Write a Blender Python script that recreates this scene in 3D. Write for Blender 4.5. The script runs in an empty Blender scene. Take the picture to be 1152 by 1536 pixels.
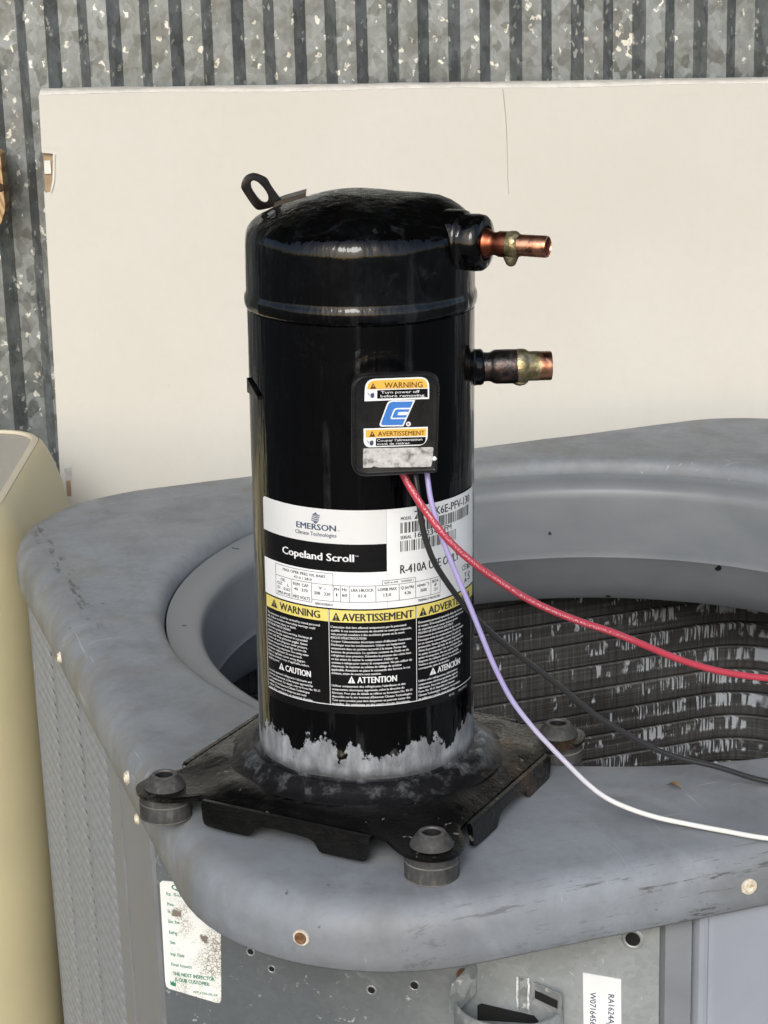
import bpy, math, random
from mathutils import Vector, Matrix, noise as mnoise
random.seed(7)
S = bpy.context.scene
COL = S.collection
R_ = math.radians

# ------------------------------------------------------------------ camera
cam = bpy.data.cameras.new('camera'); camo = bpy.data.objects.new('camera', cam); COL.objects.link(camo)
fw = Vector((0.0099, 0.9592, -0.2827)).normalized(); rt = Vector((0.9999, -0.0133, -0.0101))
rt = (rt - fw * rt.dot(fw)).normalized(); up = rt.cross(fw)
camo.matrix_world = Matrix(((rt.x, up.x, -fw.x, 0.0), (rt.y, up.y, -fw.y, -1.2571), (rt.z, up.z, -fw.z, 0.5599), (0, 0, 0, 1)))
cam.sensor_fit = 'HORIZONTAL'; cam.sensor_width = 36.0; cam.lens = 3103.5 / 1152 * 36
cam.clip_start = 0.01; cam.clip_end = 300
S.camera = camo
S.render.resolution_x = 768; S.render.resolution_y = 1024

# ------------------------------------------------------------------ light
SUN_EL, SUN_AZ = 33.0, 190.0          # azimuth clockwise from +Y; the light comes from behind the camera
world = bpy.data.worlds.new('World'); S.world = world; world.use_nodes = True
wn = world.node_tree; wn.nodes.clear()
sky = wn.nodes.new('ShaderNodeTexSky'); sky.sky_type = 'NISHITA'; sky.sun_disc = False
sky.sun_elevation = R_(SUN_EL); sky.sun_rotation = R_(SUN_AZ)
sky.dust_density = 3.0; sky.air_density = 1.0; sky.ozone_density = 1.0
bg = wn.nodes.new('ShaderNodeBackground'); bg.inputs['Strength'].default_value = 0.15
wo = wn.nodes.new('ShaderNodeOutputWorld')
wn.links.new(sky.outputs[0], bg.inputs[0]); wn.links.new(bg.outputs[0], wo.inputs[0])
sl = bpy.data.lights.new('sun', 'SUN'); sl.energy = 1.05; sl.angle = R_(22); sl.color = (0.84, 0.935, 1.0)
so = bpy.data.objects.new('sun', sl); COL.objects.link(so)
sd = Vector((math.sin(R_(SUN_AZ)) * math.cos(R_(SUN_EL)), math.cos(R_(SUN_AZ)) * math.cos(R_(SUN_EL)), math.sin(R_(SUN_EL))))
so.rotation_euler = sd.to_track_quat('Z', 'Y').to_euler()
vs = S.view_settings
vs.view_transform = 'Standard'; vs.look = 'None'; vs.gamma = 1.0; vs.use_curve_mapping = False
vs.exposure = 0.36

# ------------------------------------------------------------------ helpers: objects
def tag(o, label=None, cat=None, group=None, kind=None):
    if label: o['label'] = label
    if cat: o['category'] = cat
    if group: o['group'] = group
    if kind: o['kind'] = kind
    return o
def thing(name, label, cat, mw=None, group=None):
    o = bpy.data.objects.new(name, None); COL.objects.link(o); o.empty_display_size = 0.05
    if mw is not None: o.matrix_world = mw
    return tag(o, label, cat, group)
def link(name, me, parent=None):
    o = bpy.data.objects.new(name, me); COL.objects.link(o)
    if parent is not None: o.parent = parent
    return o

class MB:
    def __init__(s): s.v = []; s.f = []; s.uv = {}
    def add(s, vs_, fs): 
        b = len(s.v); s.v += [tuple(p) for p in vs_]; s.f += [tuple(i + b for i in f) for f in fs]
    def box(s, x0, x1, y0, y1, z0, z1):
        s.add([(x, y, z) for x in (x0, x1) for y in (y0, y1) for z in (z0, z1)],
              [(0, 1, 3, 2), (4, 6, 7, 5), (0, 4, 5, 1), (2, 3, 7, 6), (0, 2, 6, 4), (1, 5, 7, 3)])
    def revolve(s, prof, n=64, frame=None, disp=None):
        vs_ = []; fs = []
        for r, z in prof:
            for k in range(n):
                a = 2 * math.pi * k / n; p = Vector((r * math.cos(a), r * math.sin(a), z))
                if disp: p = disp(p)
                if frame is not None: p = frame @ p
                vs_.append(p)
        for i in range(len(prof) - 1):
            for k in range(n):
                k2 = (k + 1) % n
                fs.append((i * n + k, i * n + k2, (i + 1) * n + k2, (i + 1) * n + k))
        s.add(vs_, fs)
    def prism(s, poly, fr, t):
        """poly 2D -> fr(x,y,d); front at d=0, back at d=-t"""
        n = len(poly)
        s.add([fr(x, y, 0) for x, y in poly] + [fr(x, y, -t) for x, y in poly],
              [tuple(range(n)), tuple(range(2 * n - 1, n - 1, -1))] + [(i, n + i, n + (i + 1) % n, (i + 1) % n) for i in range(n)])
    def rings(s, rings, close=True):
        n = len(rings[0]); vs_ = [p for r in rings for p in r]; fs = []
        for i in range(len(rings) - 1):
            for k in range(n if close else n - 1):
                k2 = (k + 1) % n
                fs.append((i * n + k, i * n + k2, (i + 1) * n + k2, (i + 1) * n + k))
        s.add(vs_, fs)
    def build(s, name, mat, parent=None, smooth=False, auto=None):
        me = bpy.data.meshes.new(name); me.from_pydata(s.v, [], s.f); me.validate(); me.update()
        if mat: me.materials.append(mat)
        if smooth:
            me.polygons.foreach_set('use_smooth', [True] * len(me.polygons))
            if auto is not None: me.set_sharp_from_angle(angle=R_(auto))
        return link(name, me, parent)

def catmull(pts, n=6):
    P = [Vector(p) for p in pts]; out = []
    for i in range(len(P) - 1):
        p0 = P[max(i - 1, 0)]; p1 = P[i]; p2 = P[i + 1]; p3 = P[min(i + 2, len(P) - 1)]
        for k in range(n):
            t = k / n
            out.append(0.5 * ((2 * p1) + (p2 - p0) * t + (2 * p0 - 5 * p1 + 4 * p2 - p3) * t * t + (3 * p1 - p0 - 3 * p2 + p3) * t ** 3))
    out.append(P[-1]); return out
def tube_mesh(name, path, r, mat, parent=None, n=14):
    """round wire with a UV map: u = length in metres, v = round the section"""
    vs_, fs, uvs = [], [], []; L = [0.0]
    for i in range(1, len(path)): L.append(L[-1] + (path[i] - path[i - 1]).length)
    T0 = (path[1] - path[0]).normalized(); N = T0.orthogonal().normalized()
    for i, p in enumerate(path):
        T = (path[min(i + 1, len(path) - 1)] - path[max(i - 1, 0)]).normalized()
        N = (N - T * N.dot(T)).normalized(); B = T.cross(N)
        for k in range(n):
            a = 2 * math.pi * k / n; vs_.append(p + (N * math.cos(a) + B * math.sin(a)) * r)
    for i in range(len(path) - 1):
        for k in range(n):
            k2 = (k + 1) % n; fs.append((i * n + k, i * n + k2, (i + 1) * n + k2, (i + 1) * n + k))
            uvs += [(L[i], k / n), (L[i], (k + 1) / n), (L[i + 1], (k + 1) / n), (L[i + 1], k / n)]
    b = (len(path) - 1) * n
    fs.append(tuple(range(n - 1, -1, -1))); fs.append(tuple(range(b, b + n))); uvs += [(0, 0)] * n + [(L[-1], 0)] * n
    me = bpy.data.meshes.new(name); me.from_pydata([tuple(v) for v in vs_], [], fs); me.update()
    uv = me.uv_layers.new(name='UVMap'); uv.data.foreach_set('uv', [c for q in uvs for c in q])
    me.polygons.foreach_set('use_smooth', [True] * len(me.polygons)); me.materials.append(mat)
    return link(name, me, parent)

# ------------------------------------------------------------------ helpers: materials
class NT:
    def __init__(s, name, coord='Object'):
        s.m = bpy.data.materials.new(name); s.m.use_nodes = True; s.t = s.m.node_tree; s.t.nodes.clear()
        s.b = s.n('ShaderNodeBsdfPrincipled'); o = s.n('ShaderNodeOutputMaterial'); s.l(s.b.outputs[0], o.inputs[0])
        tc = s.n('ShaderNodeTexCoord'); s.co = tc.outputs[coord]; s.uvo = tc.outputs['UV']
    def n(s, k): return s.t.nodes.new(k)
    def l(s, a, b): s.t.links.new(a, b)
    def set(s, **k):
        for a, v in k.items():
            i = s.b.inputs[{'base': 'Base Color', 'rough': 'Roughness', 'metal': 'Metallic', 'spec': 'Specular IOR Level', 'coat': 'Coat Weight', 'coatr': 'Coat Roughness', 'normal': 'Normal'}[a]]
            if hasattr(v, 'links') or isinstance(v, bpy.types.NodeSocket): s.l(v, i)
            else: i.default_value = (*v, 1) if isinstance(v, tuple) and len(v) == 3 else v
        return s
    def put(s, v, i):
        if isinstance(v, bpy.types.NodeSocket): s.l(v, i)
        elif isinstance(v, tuple): i.default_value = (*v, 1) if len(i.default_value) == 4 and len(v) == 3 else v
        else: i.default_value = v
    def map(s, scale=(1, 1, 1), src=None, loc=(0, 0, 0), rot=(0, 0, 0)):
        m = s.n('ShaderNodeMapping'); m.inputs['Scale'].default_value = scale; m.inputs['Location'].default_value = loc; m.inputs['Rotation'].default_value = rot
        s.l(src or s.co, m.inputs['Vector']); return m.outputs[0]
    def noise(s, scale, detail=4, src=None, rough=0.55, dist=0.0, col=False):
        t = s.n('ShaderNodeTexNoise'); t.inputs['Scale'].default_value = scale; t.inputs['Detail'].default_value = detail
        t.inputs['Roughness'].default_value = rough; t.inputs['Distortion'].default_value = dist
        s.l(src or s.co, t.inputs['Vector']); return t.outputs['Color' if col else 'Fac']
    def voro(s, scale, src=None, out='Color', feature='F1'):
        t = s.n('ShaderNodeTexVoronoi'); t.feature = feature; t.inputs['Scale'].default_value = scale
        s.l(src or s.co, t.inputs['Vector']); return t.outputs[out]
    def ramp(s, f, stops, interp='LINEAR'):
        r = s.n('ShaderNodeValToRGB'); r.color_ramp.interpolation = interp; e = r.color_ramp.elements
        while len(e) < len(stops): e.new(0.5)
        for q, (p, c) in zip(e, stops):
            q.position = p; q.color = (*c, 1) if isinstance(c, tuple) else (c, c, c, 1)
        s.l(f, r.inputs[0]); return r.outputs[0]
    def mix(s, f, a, b, mode='MIX'):
        m = s.n('ShaderNodeMix'); m.data_type = 'RGBA'; m.blend_type = mode
        s.put(f, m.inputs[0]); s.put(a, m.inputs[6]); s.put(b, m.inputs[7]); return m.outputs[2]
    def math(s, op, a, b=0.0, c=0.0, clamp=False):
        m = s.n('ShaderNodeMath'); m.operation = op; m.use_clamp = clamp
        s.put(a, m.inputs[0]); s.put(b, m.inputs[1]); s.put(c, m.inputs[2]); return m.outputs[0]
    def xyz(s, src=None):
        m = s.n('ShaderNodeSeparateXYZ'); s.l(src or s.co, m.inputs[0]); return m.outputs
    def comb(s, x, y, z):
        m = s.n('ShaderNodeCombineXYZ'); s.put(x, m.inputs[0]); s.put(y, m.inputs[1]); s.put(z, m.inputs[2]); return m.outputs[0]
    def rng(s, v, a, b, c=0.0, d=1.0, smooth=False):
        m = s.n('ShaderNodeMapRange'); m.clamp = True
        if smooth: m.interpolation_type = 'SMOOTHSTEP'
        s.put(v, m.inputs[0]); m.inputs[1].default_value = a; m.inputs[2].default_value = b; m.inputs[3].default_value = c; m.inputs[4].default_value = d
        return m.outputs[0]
    def bump(s, h, strength=0.3, dist=0.001, prev=None):
        m = s.n('ShaderNodeBump'); m.inputs['Strength'].default_value = strength; m.inputs['Distance'].default_value = dist
        s.l(h, m.inputs['Height'])
        if prev is not None: s.l(prev, m.inputs['Normal'])
        return m.outputs[0]

def plain(name, base, rough=0.5, metal=0.0, spec=0.5, mott=0.12, scale=60, bump=0.0):
    q = NT(name); f = q.noise(scale, 5)
    lo = tuple(c * (1 - mott) for c in base); hi = tuple(min(1, c * (1 + mott)) for c in base)
    q.set(base=q.ramp(f, [(0.3, lo), (0.7, hi)]), rough=q.rng(f, 0.3, 0.7, rough * 0.85, min(1, rough * 1.15)), metal=metal, spec=spec)
    if bump: q.set(normal=q.bump(f, bump, 0.001))
    return q.m

MAT = {}
# --- glossy black shell paint with bare zinc showing at the foot
def black_paint(name, bare):
    q = NT(name); x, y, z = q.xyz()
    dust = q.noise(34, 8, rough=0.7); fine = q.noise(420, 3)
    blot = q.noise(18, 6, q.map((1, 1, 0.55)), 0.65)
    dcol = q.ramp(q.math('MULTIPLY', dust, fine), [(0.3, (0.0008, 0.0008, 0.0009)), (0.46, (0.0035, 0.0037, 0.004))])
    drip = q.noise(60, 4, q.map((1, 1, 0.12)), 0.5)
    rough = q.rng(q.math('ADD', q.math('MULTIPLY', dust, 0.6), q.math('MULTIPLY', drip, 0.4)), 0.4, 0.66, 0.02, 0.09)
    n1 = q.bump(drip, 0.6, 0.0032); n2 = q.bump(q.noise(150, 3), 0.12, 0.0010, n1)
    refl_streak = q.math('MULTIPLY', q.rng(q.noise(95, 3, q.map((1, 1, 0.012)), 0.5), 0.60, 0.66), q.rng(q.noise(70, 6, q.map((1, 1, 0.25)), 0.7), 0.42, 0.62))  # pale upright streaks, reflections on the gloss painted into the colour
    dcol = q.mix(q.math('MULTIPLY', refl_streak, 0.8), dcol, (0.022, 0.0235, 0.025))
    if not bare:
        wisp = q.noise(26, 8, q.map((1, 2.6, 1.4), None, (0, 0, 0), (0, 0, 0.7)), 0.75, 1.5)
        sm = q.math('MAXIMUM', q.math('MULTIPLY', q.rng(blot, 0.52, 0.74), q.rng(dust, 0.4, 0.62)), q.math('MULTIPLY', q.rng(wisp, 0.55, 0.72), q.rng(q.noise(16, 3), 0.46, 0.58)))
        q.set(base=q.mix(sm, dcol, (0.014, 0.017, 0.021)), rough=q.math('ADD', rough, q.math('MULTIPLY', sm, 0.12)), normal=n2, metal=0.0, spec=0.38)
        return q.m
    rag = q.math('ADD', q.math('MULTIPLY', q.math('SUBTRACT', q.noise(34, 8, q.map((1, 1, 0.75)), 0.66), 0.5), 0.062),
                 q.math('ADD', q.math('MULTIPLY', q.math('SUBTRACT', q.noise(75, 4, q.map((1, 1, 0.10)), 0.5), 0.5), 0.040), q.math('MULTIPLY', q.math('ABSOLUTE', x), -0.055)))
    edge = q.math('ADD', z, q.math('ADD', rag, q.math('MULTIPLY', q.math('SUBTRACT', q.noise(330, 4, None, 0.6), 0.5), 0.012)))
    m = q.rng(edge, 0.0538, 0.0552, 1.0, 0.0)
    zn = q.ramp(q.noise(90, 6, q.map((1, 1, 0.4)), 0.65), [(0.25, (0.07, 0.075, 0.082)), (0.45, (0.17, 0.18, 0.197)), (0.7, (0.33, 0.35, 0.375))])
    zn = q.mix(q.math('MULTIPLY', q.rng(q.math('ADD', z, q.math('MULTIPLY', q.math('SUBTRACT', q.noise(120, 4), 0.5), 0.008)), 0.0435, 0.038), 0.8), zn, (0.035, 0.036, 0.038))
    q.set(base=q.mix(m, dcol, zn), rough=q.math('MAXIMUM', rough, q.math('MULTIPLY', m, 0.7)), normal=n2, spec=0.33)
    return q.m
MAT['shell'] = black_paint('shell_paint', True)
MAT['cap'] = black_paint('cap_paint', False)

def base_paint():
    q = NT('base_plate_paint'); x, y, z = q.xyz()
    r = q.math('SQRT', q.math('ADD', q.math('MULTIPLY', x, x), q.math('MULTIPLY', y, y)))
    n = q.noise(55, 8, None, 0.7); g = q.noise(260, 5, None, 0.7); big = q.noise(13, 3)
    blk = q.ramp(n, [(0.35, (0.001, 0.001, 0.001)), (0.75, (0.005, 0.005, 0.005))])
    # dusty, rusted, dull patches away from the front-left side
    side = q.rng(q.math('ADD', q.math('ADD', q.math('MULTIPLY', x, 0.85), q.math('MULTIPLY', y, 0.95)), q.math('MULTIPLY', q.math('SUBTRACT', big, 0.5), 0.16)), 0.02, 0.09)
    side2 = q.rng(q.math('ADD', q.math('ADD', q.math('MULTIPLY', x, -0.9), q.math('MULTIPLY', y, 0.5)), q.math('MULTIPLY', q.math('SUBTRACT', big, 0.5), 0.12)), 0.065, 0.10)
    du = q.math('MULTIPLY', q.math('MAXIMUM', side, side2), q.rng(g, 0.42, 0.68))
    c = q.mix(q.math('MULTIPLY', du, 0.6), blk, (0.075, 0.066, 0.054))
    rust = q.math('MULTIPLY', q.rng(q.noise(24, 5), 0.56, 0.7), side)
    c = q.mix(q.math('MULTIPLY', rust, 0.7), c, (0.075, 0.04, 0.018))
    flk = q.math('MULTIPLY', q.rng(q.noise(180, 2, None, 0.4), 0.69, 0.73), q.rng(q.noise(22, 2), 0.5, 0.6))
    c = q.mix(q.math('MULTIPLY', flk, 0.7), c, (0.25, 0.245, 0.23))
    ring = q.math('MULTIPLY', q.rng(r, 0.093, 0.083), q.rng(q.noise(70, 6, None, 0.65), 0.46, 0.66))
    c = q.mix(q.math('MULTIPLY', ring, 0.55), c, (0.13, 0.133, 0.14))
    rg = q.math('ADD', q.math('ADD', q.math('MULTIPLY', du, 0.5), q.math('MULTIPLY', ring, 0.5)), q.rng(n, 0.3, 0.7, 0.04, 0.17), clamp=True)
    nb = q.bump(n, 0.6, 0.0024); q.set(base=c, rough=rg, spec=0.3, normal=q.bump(g, 0.25, 0.0007, nb)); return q.m
MAT['base'] = base_paint()
def collar_mat():
    q = NT('oxidised_collar'); x, y, z = q.xyz()
    n = q.noise(60, 7, None, 0.7); g = q.noise(200, 4, q.map((1, 1, 0.4)))
    n2 = q.math('ADD', n, q.math('ADD', q.math('MULTIPLY', y, 1.1), q.math('MULTIPLY', x, 0.5)))
    c = q.ramp(n2, [(0.44, (0.008, 0.008, 0.009)), (0.58, (0.075, 0.078, 0.083)), (0.76, (0.34, 0.355, 0.38))])
    q.set(base=q.mix(q.rng(q.math('ADD', z, q.math('MULTIPLY', q.math('SUBTRACT', g, 0.5), 0.006)), 0.0305, 0.0275), c, (0.006, 0.006, 0.0065)), rough=q.rng(n, 0.4, 0.65, 0.3, 0.6), spec=0.2, normal=q.bump(g, 0.5, 0.001)); return q.m
MAT['collar'] = collar_mat()
def rubber():
    q = NT('dusty_rubber'); n = q.noise(90, 7, None, 0.7); s = q.noise(300, 4, q.map((1, 1, 0.25)))
    c = q.ramp(q.math('ADD', q.math('MULTIPLY', n, 0.6), q.math('MULTIPLY', s, 0.4)), [(0.35, (0.018, 0.018, 0.018)), (0.55, (0.05, 0.05, 0.049)), (0.72, (0.14, 0.138, 0.13))])
    q.set(base=c, rough=0.75, normal=q.bump(s, 0.3, 0.0007)); return q.m
MAT['rubber'] = rubber()
MAT['rubber_rim'] = plain('worn_rubber_edge', (0.13, 0.125, 0.115), 0.8, mott=0.4, scale=160)
MAT['sleeve'] = plain('grommet_sleeve', (0.09, 0.088, 0.084), 0.55, 0.2, mott=0.35, scale=180)
MAT['blackhole'] = plain('dark_bore', (0.006, 0.006, 0.006), 0.8)

def galv(name, scale, lo, hi, rough, metal, spark, dirt=0.3, stretch=(1, 1, 1)):
    q = NT(name)
    w = q.noise(scale * 0.9, 4, q.map(stretch), 0.6, col=True)
    src = q.n('ShaderNodeVectorMath'); src.operation = 'MULTIPLY_ADD'; q.l(w, src.inputs[0]); src.inputs[1].default_value = (0.9 / scale,) * 3; q.l(q.map(stretch), src.inputs[2])
    v = q.xyz(q.voro(scale, src.outputs[0]))[0]; v2 = q.xyz(q.voro(scale * 2.3, src.outputs[0]))[1]
    c = q.ramp(q.math('ADD', q.math('MULTIPLY', v, 0.65), q.math('MULTIPLY', v2, 0.35)), [(0.1, lo), (0.9, hi)])
    sp = q.math('MULTIPLY', q.rng(v2, 1 - spark, 1 - spark * 0.7), q.rng(q.noise(scale * 1.5, 3), 0.44, 0.54))
    c = q.mix(sp, c, (0.80, 0.80, 0.76))
    d = q.noise(scale * 0.28, 6, None, 0.65)
    c = q.mix(q.math('MULTIPLY', q.rng(d, 0.45, 0.7), dirt), c, (0.13, 0.13, 0.12))
    q.set(base=c, metal=metal, rough=q.rng(v, 0, 1, rough * 0.75, rough * 1.3), normal=q.bump(d, 0.15, 0.002)); return q.m
MAT['galv_wall'] = galv('galvanised_corrugated', 84, (0.17, 0.19, 0.195), (0.33, 0.36, 0.37), 0.40, 0.62, 0.075, 0.5, (1, 1, 0.75))

def galv_panel():
    q = NT('galvanised_control_panel'); x, y, z = q.xyz()
    w = q.noise(30, 4, None, 0.6, col=True)
    src = q.n('ShaderNodeVectorMath'); src.operation = 'MULTIPLY_ADD'; q.l(w, src.inputs[0]); src.inputs[1].default_value = (0.02,) * 3; q.l(q.co, src.inputs[2])
    v = q.xyz(q.voro(240, src.outputs[0]))[0]
    big = q.noise(7, 5, None, 0.6)
    c = q.ramp(v, [(0.0, (0.37, 0.40, 0.41)), (1.0, (0.43, 0.46, 0.475))])
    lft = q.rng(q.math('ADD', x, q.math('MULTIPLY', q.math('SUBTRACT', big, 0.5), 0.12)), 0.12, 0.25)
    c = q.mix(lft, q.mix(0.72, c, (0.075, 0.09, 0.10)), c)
    scr = q.rng(q.noise(30, 7, None, 0.72), 0.50, 0.60); spk = q.rng(q.noise(210, 4, None, 0.6), 0.60, 0.66)
    c = q.mix(q.math('MULTIPLY', q.math('MULTIPLY', scr, spk), 0.85), c, (0.72, 0.74, 0.72))
    ln = q.voro(15, src.outputs[0], 'Distance', 'DISTANCE_TO_EDGE')
    c = q.mix(q.math('MULTIPLY', q.math('MULTIPLY', q.rng(ln, 0.018, 0.004), q.rng(big, 0.50, 0.62)), 0.25), c, (0.66, 0.68, 0.66))
    brn = q.math('MULTIPLY', q.rng(q.noise(11, 5), 0.58, 0.68), q.rng(q.noise(160, 4), 0.5, 0.62))
    c = q.mix(q.math('MULTIPLY', brn, 0.5), c, (0.13, 0.10, 0.07))
    q.set(base=c, metal=0.45, rough=q.rng(big, 0.3, 0.7, 0.34, 0.6), normal=q.bump(big, 0.25, 0.004)); return q.m
MAT['galv_panel'] = galv_panel()

def unit_paint(name, top):
    q = NT(name); x, y, z = q.xyz()
    big = q.noise(5.2, 6, None, 0.62, 0.6); mid = q.noise(19, 7, None, 0.66, 0.4); fine = q.noise(140, 4, None, 0.6)
    c = q.ramp(big, [(0.28, (0.170, 0.182, 0.194)), (0.48, (0.213, 0.233, 0.256)), (0.72, (0.262, 0.29, 0.324))])
    c = q.mix(q.math('MULTIPLY', q.rng(mid, 0.48, 0.72), 0.45), c, (0.135, 0.135, 0.132))
    c = q.mix(q.math('MULTIPLY', q.math('MULTIPLY', q.rng(q.noise(12, 7, q.map((1, 1, 1), None, (8, 3, 1)), 0.7, 0.8), 0.52, 0.66), q.rng(q.math('ADD', q.math('SUBTRACT', y, x), 0.1), 0.0, 0.45)), 0.5), c, (0.17, 0.155, 0.128))
    c = q.mix(q.math('MULTIPLY', q.rng(q.noise(9, 5, q.map((1, 1, 1), None, (3, 1, 2)), 0.6, 1.2), 0.56, 0.7), 0.28), c, (0.38, 0.40, 0.43))
    if top:
        # old runs of brownish dirt down the left side of the cover
        st = q.math('MULTIPLY', q.rng(q.math('ADD', x, q.math('MULTIPLY', q.math('SUBTRACT', mid, 0.5), 0.05)), -0.415, -0.442), q.rng(q.noise(30, 4, q.map((0.15, 1, 0.15)), 0.6), 0.46, 0.62))
        c = q.mix(q.math('MULTIPLY', st, 0.6), c, (0.18, 0.165, 0.125))
        # scuffs where the front and the left edges of the sheet are bent over
        sx = q.noise(120, 7, q.map((0.16, 2.4, 1)), 0.8)
        wv = q.math('ADD', y, q.math('MULTIPLY', q.math('SUBTRACT', q.noise(7, 3), 0.5), 0.02))
        band = q.math('MULTIPLY', q.rng(q.math('ABSOLUTE', q.math('ADD', wv, 0.478)), 0.011, 0.004), q.rng(sx, 0.55, 0.61))
        band2 = q.math('MULTIPLY', q.rng(q.math('ABSOLUTE', q.math('ADD', wv, 0.438)), 0.012, 0.004), q.rng(sx, 0.60, 0.65))
        sc = q.math('MULTIPLY', q.math('MAXIMUM', band, band2), q.rng(x, -0.36, -0.20, 0.35, 1.0))
        bl = q.math('MULTIPLY', q.math('MULTIPLY', q.rng(q.math('ABSOLUTE', q.math('ADD', q.math('ADD', x, 0.413), q.math('MULTIPLY', q.math('SUBTRACT', mid, 0.5), 0.02))), 0.009, 0.003), q.rng(q.noise(60, 6, q.map((2.2, 0.5, 1)), 0.75), 0.52, 0.58)), q.rng(y, 0.02, 0.12))
        c = q.mix(q.math('MULTIPLY', q.math('MAXIMUM', sc, bl), 0.8), c, (0.055, 0.05, 0.048))
    ch = q.math('MULTIPLY', q.rng(q.noise(150, 3, None, 0.5), 0.69, 0.72), q.rng(q.noise(8, 3, q.map((1, 1, 1), None, (5, 2, 0))), 0.5, 0.62))
    c = q.mix(q.math('MULTIPLY', ch, 0.7), c, (0.06, 0.056, 0.052))
    sc1 = q.rng(q.noise(260, 2, q.map((0.06, 1.0, 0.4), None, (0, 0, 0), (0, 0, 0.35)), 0.4), 0.70, 0.73); sc2 = q.rng(q.noise(240, 2, q.map((1.0, 0.05, 0.4), None, (0, 0, 0), (0, 0, 0.2)), 0.4), 0.71, 0.74)
    c = q.mix(q.math('MULTIPLY', q.math('MULTIPLY', q.math('MAXIMUM', sc1, sc2), q.rng(q.noise(6, 3, q.map((1, 1, 1), None, (1, 9, 0))), 0.48, 0.6)), 0.45), c, (0.48, 0.49, 0.50))
    c = q.mix(q.math('MULTIPLY', q.rng(fine, 0.45, 0.75), 0.22), c, (0.13, 0.128, 0.122))
    nb = q.bump(q.noise(7, 3), 0.25, 0.008)
    q.set(base=c, rough=q.rng(mid, 0.3, 0.7, 0.42, 0.62), spec=0.45, normal=q.bump(fine, 0.12, 0.0006, nb)); return q.m
MAT['unit_top'] = unit_paint('weathered_grey_cover', True)
MAT['unit_side'] = unit_paint('weathered_grey_side', False)
MAT['louvre'] = plain('grey_louvre_paint', (0.25, 0.268, 0.285), 0.55, mott=0.25, scale=90, bump=0.15)
MAT['post'] = plain('grey_post_paint', (0.21, 0.222, 0.24), 0.5, mott=0.12, scale=25, bump=0.1)
MAT['front'] = plain('lavender_grey_panel', (0.29, 0.315, 0.365), 0.5, mott=0.07, scale=14, bump=0.1)
def orifice():
    q = NT('dark_grey_plastic'); n = q.noise(14, 5, q.map((1, 1, 2))); f = q.noise(300, 2)
    c = q.ramp(n, [(0.3, (0.18, 0.195, 0.21)), (0.7, (0.215, 0.228, 0.242))])
    spk = q.rng(q.noise(46, 2), 0.735, 0.75)
    q.set(base=q.mix(spk, c, (0.02, 0.018, 0.016)), rough=q.rng(n, 0.3, 0.7, 0.36, 0.48), normal=q.bump(f, 0.05, 0.0005)); return q.m
MAT['orifice'] = orifice()
def coil():
    q = NT('coil_fins'); x, y, z = q.xyz()
    s = q.math('ADD', x, q.math('MULTIPLY', y, 0.8))
    fin = q.noise(1.0, 3, q.comb(q.math('MULTIPLY', s, 420), 0.0, q.math('MULTIPLY', z, 9)), 0.6)
    tone = q.noise(1.0, 5, q.comb(q.math('MULTIPLY', s, 5), 0.0, q.math('MULTIPLY', z, 14)))
    c = q.ramp(tone, [(0.3, (0.075, 0.075, 0.074)), (0.5, (0.14, 0.138, 0.133)), (0.75, (0.235, 0.225, 0.208))])
    hl = q.noise(1.0, 4, q.comb(q.math('MULTIPLY', s, 3), 0.0, q.math('MULTIPLY', z, 330)), 0.7)
    c = q.mix(q.rng(hl, 0.38, 0.66, 0.6, 0.0), c, (0.02, 0.02, 0.021))
    c = q.mix(q.math('MULTIPLY', q.rng(hl, 0.60, 0.72), 0.5), c, (0.30, 0.29, 0.27))
    c = q.mix(q.rng(fin, 0.35, 0.65), q.mix(0.6, c, (0.012, 0.012, 0.013)), c)
    row = q.math('ABSOLUTE', q.math('SUBTRACT', q.math('FRACT', q.math('DIVIDE', q.math('ADD', z, 5.0), 0.0272)), 0.5))
    big = q.noise(1.0, 3, q.comb(q.math('MULTIPLY', s, 55), 0.0, q.math('MULTIPLY', z, 32)), 0.6)
    zone = q.rng(x, 0.02, 0.33, 0.02, 0.25)
    bits = q.math('MULTIPLY', q.rng(q.math('ADD', big, zone), 0.66, 0.72), q.rng(q.noise(1.0, 1, q.comb(q.math('MULTIPLY', s, 420), 0.0, q.math('MULTIPLY', z, 22)), 0.4), 0.49, 0.55))
    bits = q.math('MULTIPLY', bits, q.rng(q.math('ADD', row, q.math('MULTIPLY', q.math('SUBTRACT', q.noise(1.0, 1, q.comb(q.math('MULTIPLY', s, 260), 0.0, 0.0)), 0.5), 0.35)), 0.30, 0.22))
    c = q.mix(q.math('MULTIPLY', bits, 0.9), c, (0.62, 0.66, 0.70))
    q.set(base=c, rough=0.55, metal=0.25, normal=q.bump(fin, 0.6, 0.002)); return q.m
MAT['coil'] = coil()
MAT['dark_inside'] = plain('dark_interior', (0.03, 0.03, 0.031), 0.8)

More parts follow.
